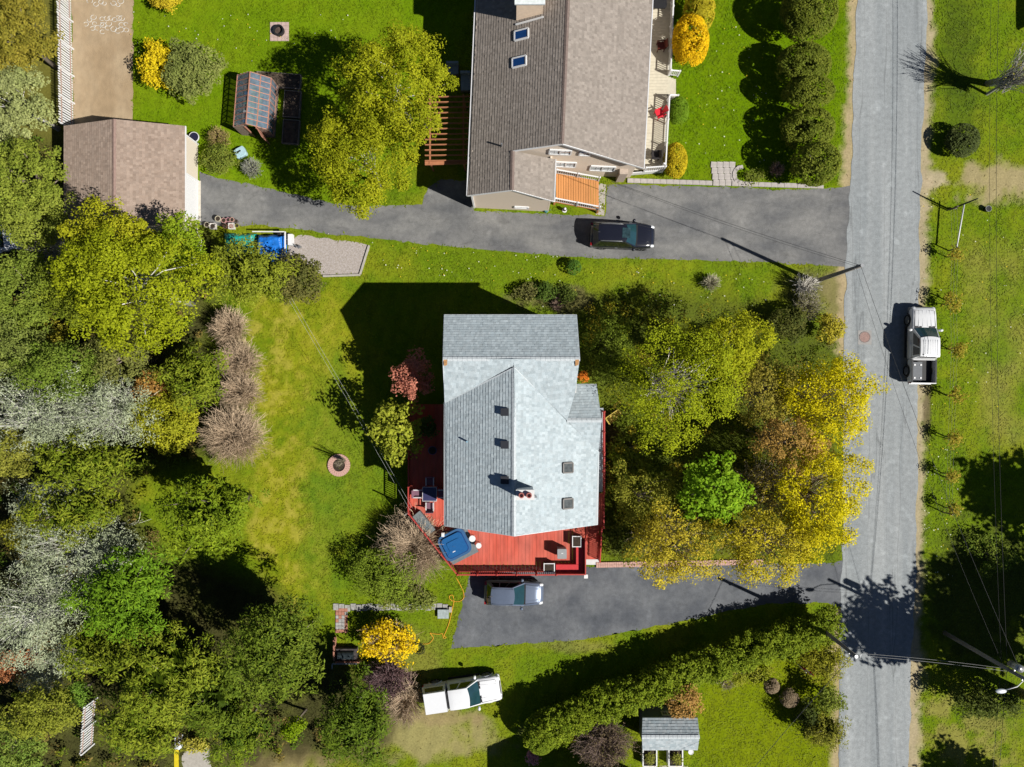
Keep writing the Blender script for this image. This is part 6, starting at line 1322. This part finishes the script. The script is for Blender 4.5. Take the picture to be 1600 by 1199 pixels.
bare("bare_shrub","small round brown bush at the end of the paver border",1214,264,15,.9,(.33,.22,.16),160)
B("garden_plant","green flower bed plants by the curved paver path",1180,277,20,.5,(.10,.14,.02),(.2,.22,.03),"plant",leaf=.13,zb=0,ry=10,lai=1.4)
# east side
B("rounded_shrub","single dark round shrub on the grass east of the road",1503,220,26,1.7,(.05,.07,.02),(.10,.12,.03),"shrub",form="ball",leaf=.14,zb=.05,lai=3.4)
lt = bare("bare_tree","leaning bare tree with grey limbs in the top right",1590,118,44,6.5,(.34,.32,.30),110,"tree",rad=.028,z0=2.6,lichen=((.3,.3,.05),(.45,.38,.06)),lai=.16); bb = G(1543,131)-lt.location
MB().tube([(bb.x,bb.y,0),(bb.x*.4,bb.y*.3,2.2),(0,0,3.4)], [.26,.2,.13], 8).build("trunk", pm("grey_bark", (.26,.25,.24), .85, .2), lt, local=True, smooth=True)
for k, (x, y) in enumerate(((1492,398),(1487,473),(1497,545),(1494,618),(1489,686),(1485,742),(1488,796))):
    B("fence_sapling", ("northernmost","second","third","fourth","fifth","sixth","southernmost")[k]+" small yellow green sapling counted from the top along the wire fence", x, y, 12+(k*5) % 6, 1.6, (.22,.20,.02), (.34,.26,.03), "sapling", leaf=.14, lai=1.1, zb=.5, group="saplings along the wire fence")
B("leafy_shrub","rough green thicket in shade on the east verge",1545,865,46,1.5,(.09,.15,.012),(.19,.22,.03),"shrub",leaf=.14,zb=.0,ry=34,lai=1.0,gap=.5)
B("leafy_shrub","dark thicket south of the lamp pole",1540,1092,70,2.6,(.05,.075,.012),(.12,.14,.02),"shrub",leaf=.17,zb=0,ry=26)
c_ = [("tall tree off the right edge whose shadow lies across the road",1747,1176,80,13),("tall tree off the right edge that darkens the verge by the lamp pole",1890,1164,112,13),("tall tree off the right edge that darkens the verge north of the lamp pole",1945,1085,95,13),("tall tree off the right edge that shades the middle of the east grass",1945,905,84,12),("tree off the lower right corner that shades the grass there",1780,1400,75,10)]
for lab, x, y, r_, h_ in c_: B("tall_tree", lab, x, y, r_, h_, DG, CG2, leaf=.42, lai=3.2, zb=h_*.4)
# cedar hedge: one plant at a time
for k in range(17):
    u = k/16; x = 850+(1285-850)*u; y = 1137-(1137-978)*u-6*math.sin(math.pi*u)
    B("hedge_cedar", "cedar number %s counted from the west end of the diagonal hedge" % ("one two three four five six seven eight nine ten eleven twelve thirteen fourteen fifteen sixteen seventeen".split()[k]), x+RNG.normal()*2, y+RNG.normal()*2, 33, 2.9+RNG.random()*.4, (.10,.15,.008), (.205,.25,.016), "hedge", form="broad", leaf=.16, lai=3.2, zb=.1, ry=29, group="cedars of the diagonal hedge", clump=.32)
B("rounded_shrub","clipped green dome at the west end of the diagonal hedge",845,1145,26,2.6,(.10,.15,.01),(.17,.22,.015),"shrub",form="ball",leaf=.12,zb=.05,ry=32,lai=4)
B("flowering_shrub","small pink flowering shrub at the bottom edge",832,1182,11,1.2,(.45,.16,.18),(.6,.3,.32),"shrub",leaf=.13,zb=.1); B("flowering_shrub","small golden orange bush between hedge and purple shrub",897,1142,13,1.6,(.42,.30,.015),(.5,.36,.02),"shrub",leaf=.13,zb=.1)
bare("dark_shrub","wide purple brown bush west of the garden shed",942,1162,58,3.4,(.17,.12,.10),700,lichen=((.11,.075,.06),(.22,.17,.08)),lai=1.4,ry=46)
B("copper_shrub","orange brown shrub leaning over the garden shed roof",1066,1092,30,3.4,(.30,.18,.05),(.42,.24,.07),"shrub",leaf=.15,lai=1.5,zb=.6,gap=.15)
B("golden_shrub","olive golden feathery bush at the road end of the hedge",1284,1035,40,3.0,(.15,.13,.015),(.30,.24,.03),"shrub",leaf=.20,needle=True,lai=2.4,zb=.1,ry=34)
B("leafy_shrub","fresh green bush between the two golden roadside bushes",1290,1090,26,2.2,(.10,.14,.015),(.2,.23,.03),"shrub",leaf=.16,zb=.0,ry=26)
B("golden_shrub","olive brown feathery bush at the roadside, southernmost",1288,1140,36,3.0,(.12,.11,.02),(.26,.21,.04),"shrub",leaf=.20,needle=True,lai=2.4,zb=.1,ry=32)
B("leafy_shrub","dark shrub in the shade behind the brown ball bushes",1262,1118,22,2.0,(.04,.06,.012),(.09,.11,.02),"shrub",leaf=.16,zb=0,ry=30)
for x, y, r_, lab in ((1233,1090,15,"larger clipped brown ball bush on the yellow green lawn"),(1205,1071,12,"smaller clipped brown ball bush on the yellow green lawn")): B("rounded_shrub", lab, x, y, r_, 1.3, (.20,.15,.09), (.30,.23,.15), "shrub", form="ball", leaf=.10, zb=.15, lai=3.5, group="brown ball bushes")
B("garden_plant","yellow green bed plants along the inner side of the hedge",1165,1052,52,.8,(.17,.2,.015),(.3,.29,.03),"plant",leaf=.14,zb=0,ry=14,lai=1.4); bare("dead_plant","pale dead bush on the inner side of the hedge",1135,1066,17,.8,(.36,.31,.2),160,"plant")
B("garden_plant","seedlings in the white framed bed west of its twin",1016,1184,7,.9,(.16,.18,.02),(.26,.26,.05),"plant",leaf=.1,zb=.5,ry=9); B("garden_plant","seedlings in the white framed bed east of its twin",1057,1184,7,.9,(.16,.18,.02),(.26,.26,.05),"plant",leaf=.1,zb=.5,ry=9)
sap = bare("sapling","thin leafless sapling standing in the pink brick ring",531,722,11,3.0,(.27,.23,.17),40,"sapling",rad=.014)

# ---------------------------------------------------------------- woodland undergrowth
rng = np.random.default_rng(55); WOOD = [(-30,225),(95,215),(125,360),(320,360),(330,480),(315,520),(325,700),(290,730),(235,735),(225,800),(255,850),(240,900),(260,1000),(330,1060),(420,1085),(520,1130),(560,1170),(420,1180),(330,1160),(280,1165),(270,1215),(-30,1215)]
m = 1500; cx = rng.uniform(-30,600,m); cy = rng.uniform(210,1215,m); k = inpoly(cx,cy,WOOD); cx, cy = cx[k], cy[k]; m = len(cx); idx = np.repeat(np.arange(m), 42); n = len(idx); od = unit(rng.normal(size=(n,3))); od[:,2] = np.abs(od[:,2]); rr = (.25+.45*rng.random(m))[idx]
pos = np.stack([(cx[idx]-CX)/S, -(cy[idx]-CY)/S, (.15+.7*rng.random(m))[idx]],1)+od*(rr*(.5+.5*rng.random(n)))[:,None]; pal = np.array([(.11,.15,.012),(.18,.19,.015),(.14,.11,.03),(.20,.15,.04),(.08,.13,.012)]); cc = pal[rng.integers(0,5,m)][idx]*(.7+.6*rng.random((n,1)))
V, F, C_ = leaves(rng, pos, od, np.full(n,.17), cc); soup("undergrowth", V, F, M_LEAF, C_, kind="stuff", label="low mixed undergrowth covering the floor of the west woods")
FRONT = [(915,480),(1000,460),(1180,500),(1300,530),(1312,860),(1180,872),(960,872),(950,720),(950,620),(918,590)]
m = 700; cx = rng.uniform(905,1320,m); cy = rng.uniform(455,880,m); k = inpoly(cx,cy,FRONT); cx, cy = cx[k], cy[k]; m = len(cx); idx = np.repeat(np.arange(m), 46); n = len(idx); od = unit(rng.normal(size=(n,3))); od[:,2] = np.abs(od[:,2]); rr = (.3+.5*rng.random(m))[idx]
pos = np.stack([(cx[idx]-CX)/S, -(cy[idx]-CY)/S, (.1+1.6*rng.random(m)**2)[idx]],1)+od*(rr*(.4+.6*rng.random(n)))[:,None]; pal = np.array([(.13,.17,.008),(.19,.20,.01),(.20,.16,.02),(.27,.22,.015),(.10,.14,.008)]); cc = pal[rng.integers(0,5,m)][idx]*(.7+.6*rng.random((n,1)))
V, F, C_ = leaves(rng, pos, od, np.full(n,.13), cc); soup("undergrowth", V, F, M_LEAF, C_, kind="stuff", label="olive green undergrowth beneath the front garden trees")
# ---------------------------------------------------------------- turf blades and dandelions
rng = np.random.default_rng(77); n = 260000; px = rng.uniform(-20,1620,n); py = rng.uniform(-20,1220,n)
keep = np.ones(n, bool)
HOUSE1 = [(714,512),(888,512),(888,605),(910,605),(910,786),(714,786)]; HOUSE2 = [(741,-60),(1003,-60),(984,278),(858,272),(857,331),(742,325)]
for pl_ in (ROAD, DRIVE_N, DRIVE_S, SANDPAD, GRAVEL, HOUSE1, HOUSE2, [(134,217),(316,217),(316,367),(134,367)], [(1006,-60),(1048,-60),(1036,262),(985,268)], [(286,1176),(328,1170),(332,1230),(284,1230)], [(645,570),(712,570),(712,788),(912,788),(912,882),(720,882),(645,795)], [(381,135),(432,135),(432,214),(381,214)], [(868,285),(935,290),(933,337),(866,320)], [(428,40),(447,40),(447,60),(428,60)]):
    jx = rng.normal(size=n)*1.5; keep &= ~inpoly(px+jx, py+jx, pl_)
bc = gcol(px, py); tan_ = (bc[:,0] > bc[:,1]*1.03); keep &= ~(tan_ & (rng.random(n) < .97)); px, py, bc = px[keep], py[keep], bc[keep]; n = len(px)
pos = np.stack([(px-CX)/S, -(py-CY)/S, np.full(n,.0)], 1); th = rng.random(n)*2*np.pi; hgt = (.02+.03*rng.random(n))*(1+.6*(fbm(px,py,30,2,5) > .55)); ln = 2.2+2.2*rng.random(n)
d = np.stack([np.cos(th),np.sin(th),np.zeros(n)],1); w = np.stack([-np.sin(th),np.cos(th),np.zeros(n)],1)*(.035+.035*rng.random(n))[:,None]
V = np.stack([pos-w, pos+w, pos+d*(hgt*ln)[:,None]+np.array([0,0,1])*hgt[:,None]],1).reshape(-1,3); bc = bc*(1.0+.35*rng.random((n,1)))*np.array([1.08,1.05,1.0])
soup("grass", V, np.arange(3*n).reshape(n,3), M_GRASS, np.repeat(bc,3,0), kind="stuff", label="short lawn grass over all the yards")
n = 360; zones = ((600,380,900,440),(400,360,700,440),(205,20,560,100),(1060,20,1200,260),(830,420,1200,480),(1440,300,1600,640),(1440,690,1500,900))
q = np.array([zones[k % len(zones)] for k in range(n)]); px = q[:,0]+(q[:,2]-q[:,0])*rng.random(n); py = q[:,1]+(q[:,3]-q[:,1])*rng.random(n); keep = ~(inpoly(px,py,DRIVE_N)|inpoly(px,py,GRAVEL)|inpoly(px,py,HOUSE1)|inpoly(px,py,ROAD)); px, py = px[keep], py[keep]; n = len(px)
pos = np.stack([(px-CX)/S, -(py-CY)/S, np.full(n,.13)],1); cc = np.where(rng.random((n,1)) < .6, np.array([[.62,.62,.5]]), np.array([[.6,.46,.03]]))
V, F, C_ = leaves(rng, pos, np.tile(np.array([[0,0,1.]]),(n,1)), np.full(n,.085), cc, 1.0, rnd=.2); soup("dandelions", V, F, M_GRASS, C_, kind="stuff", label="white and yellow dandelion heads scattered over the lawns")

#print("TRIS", sum(len(o.data.polygons)*2 for o in bpy.data.objects if o.type == 'MESH'))
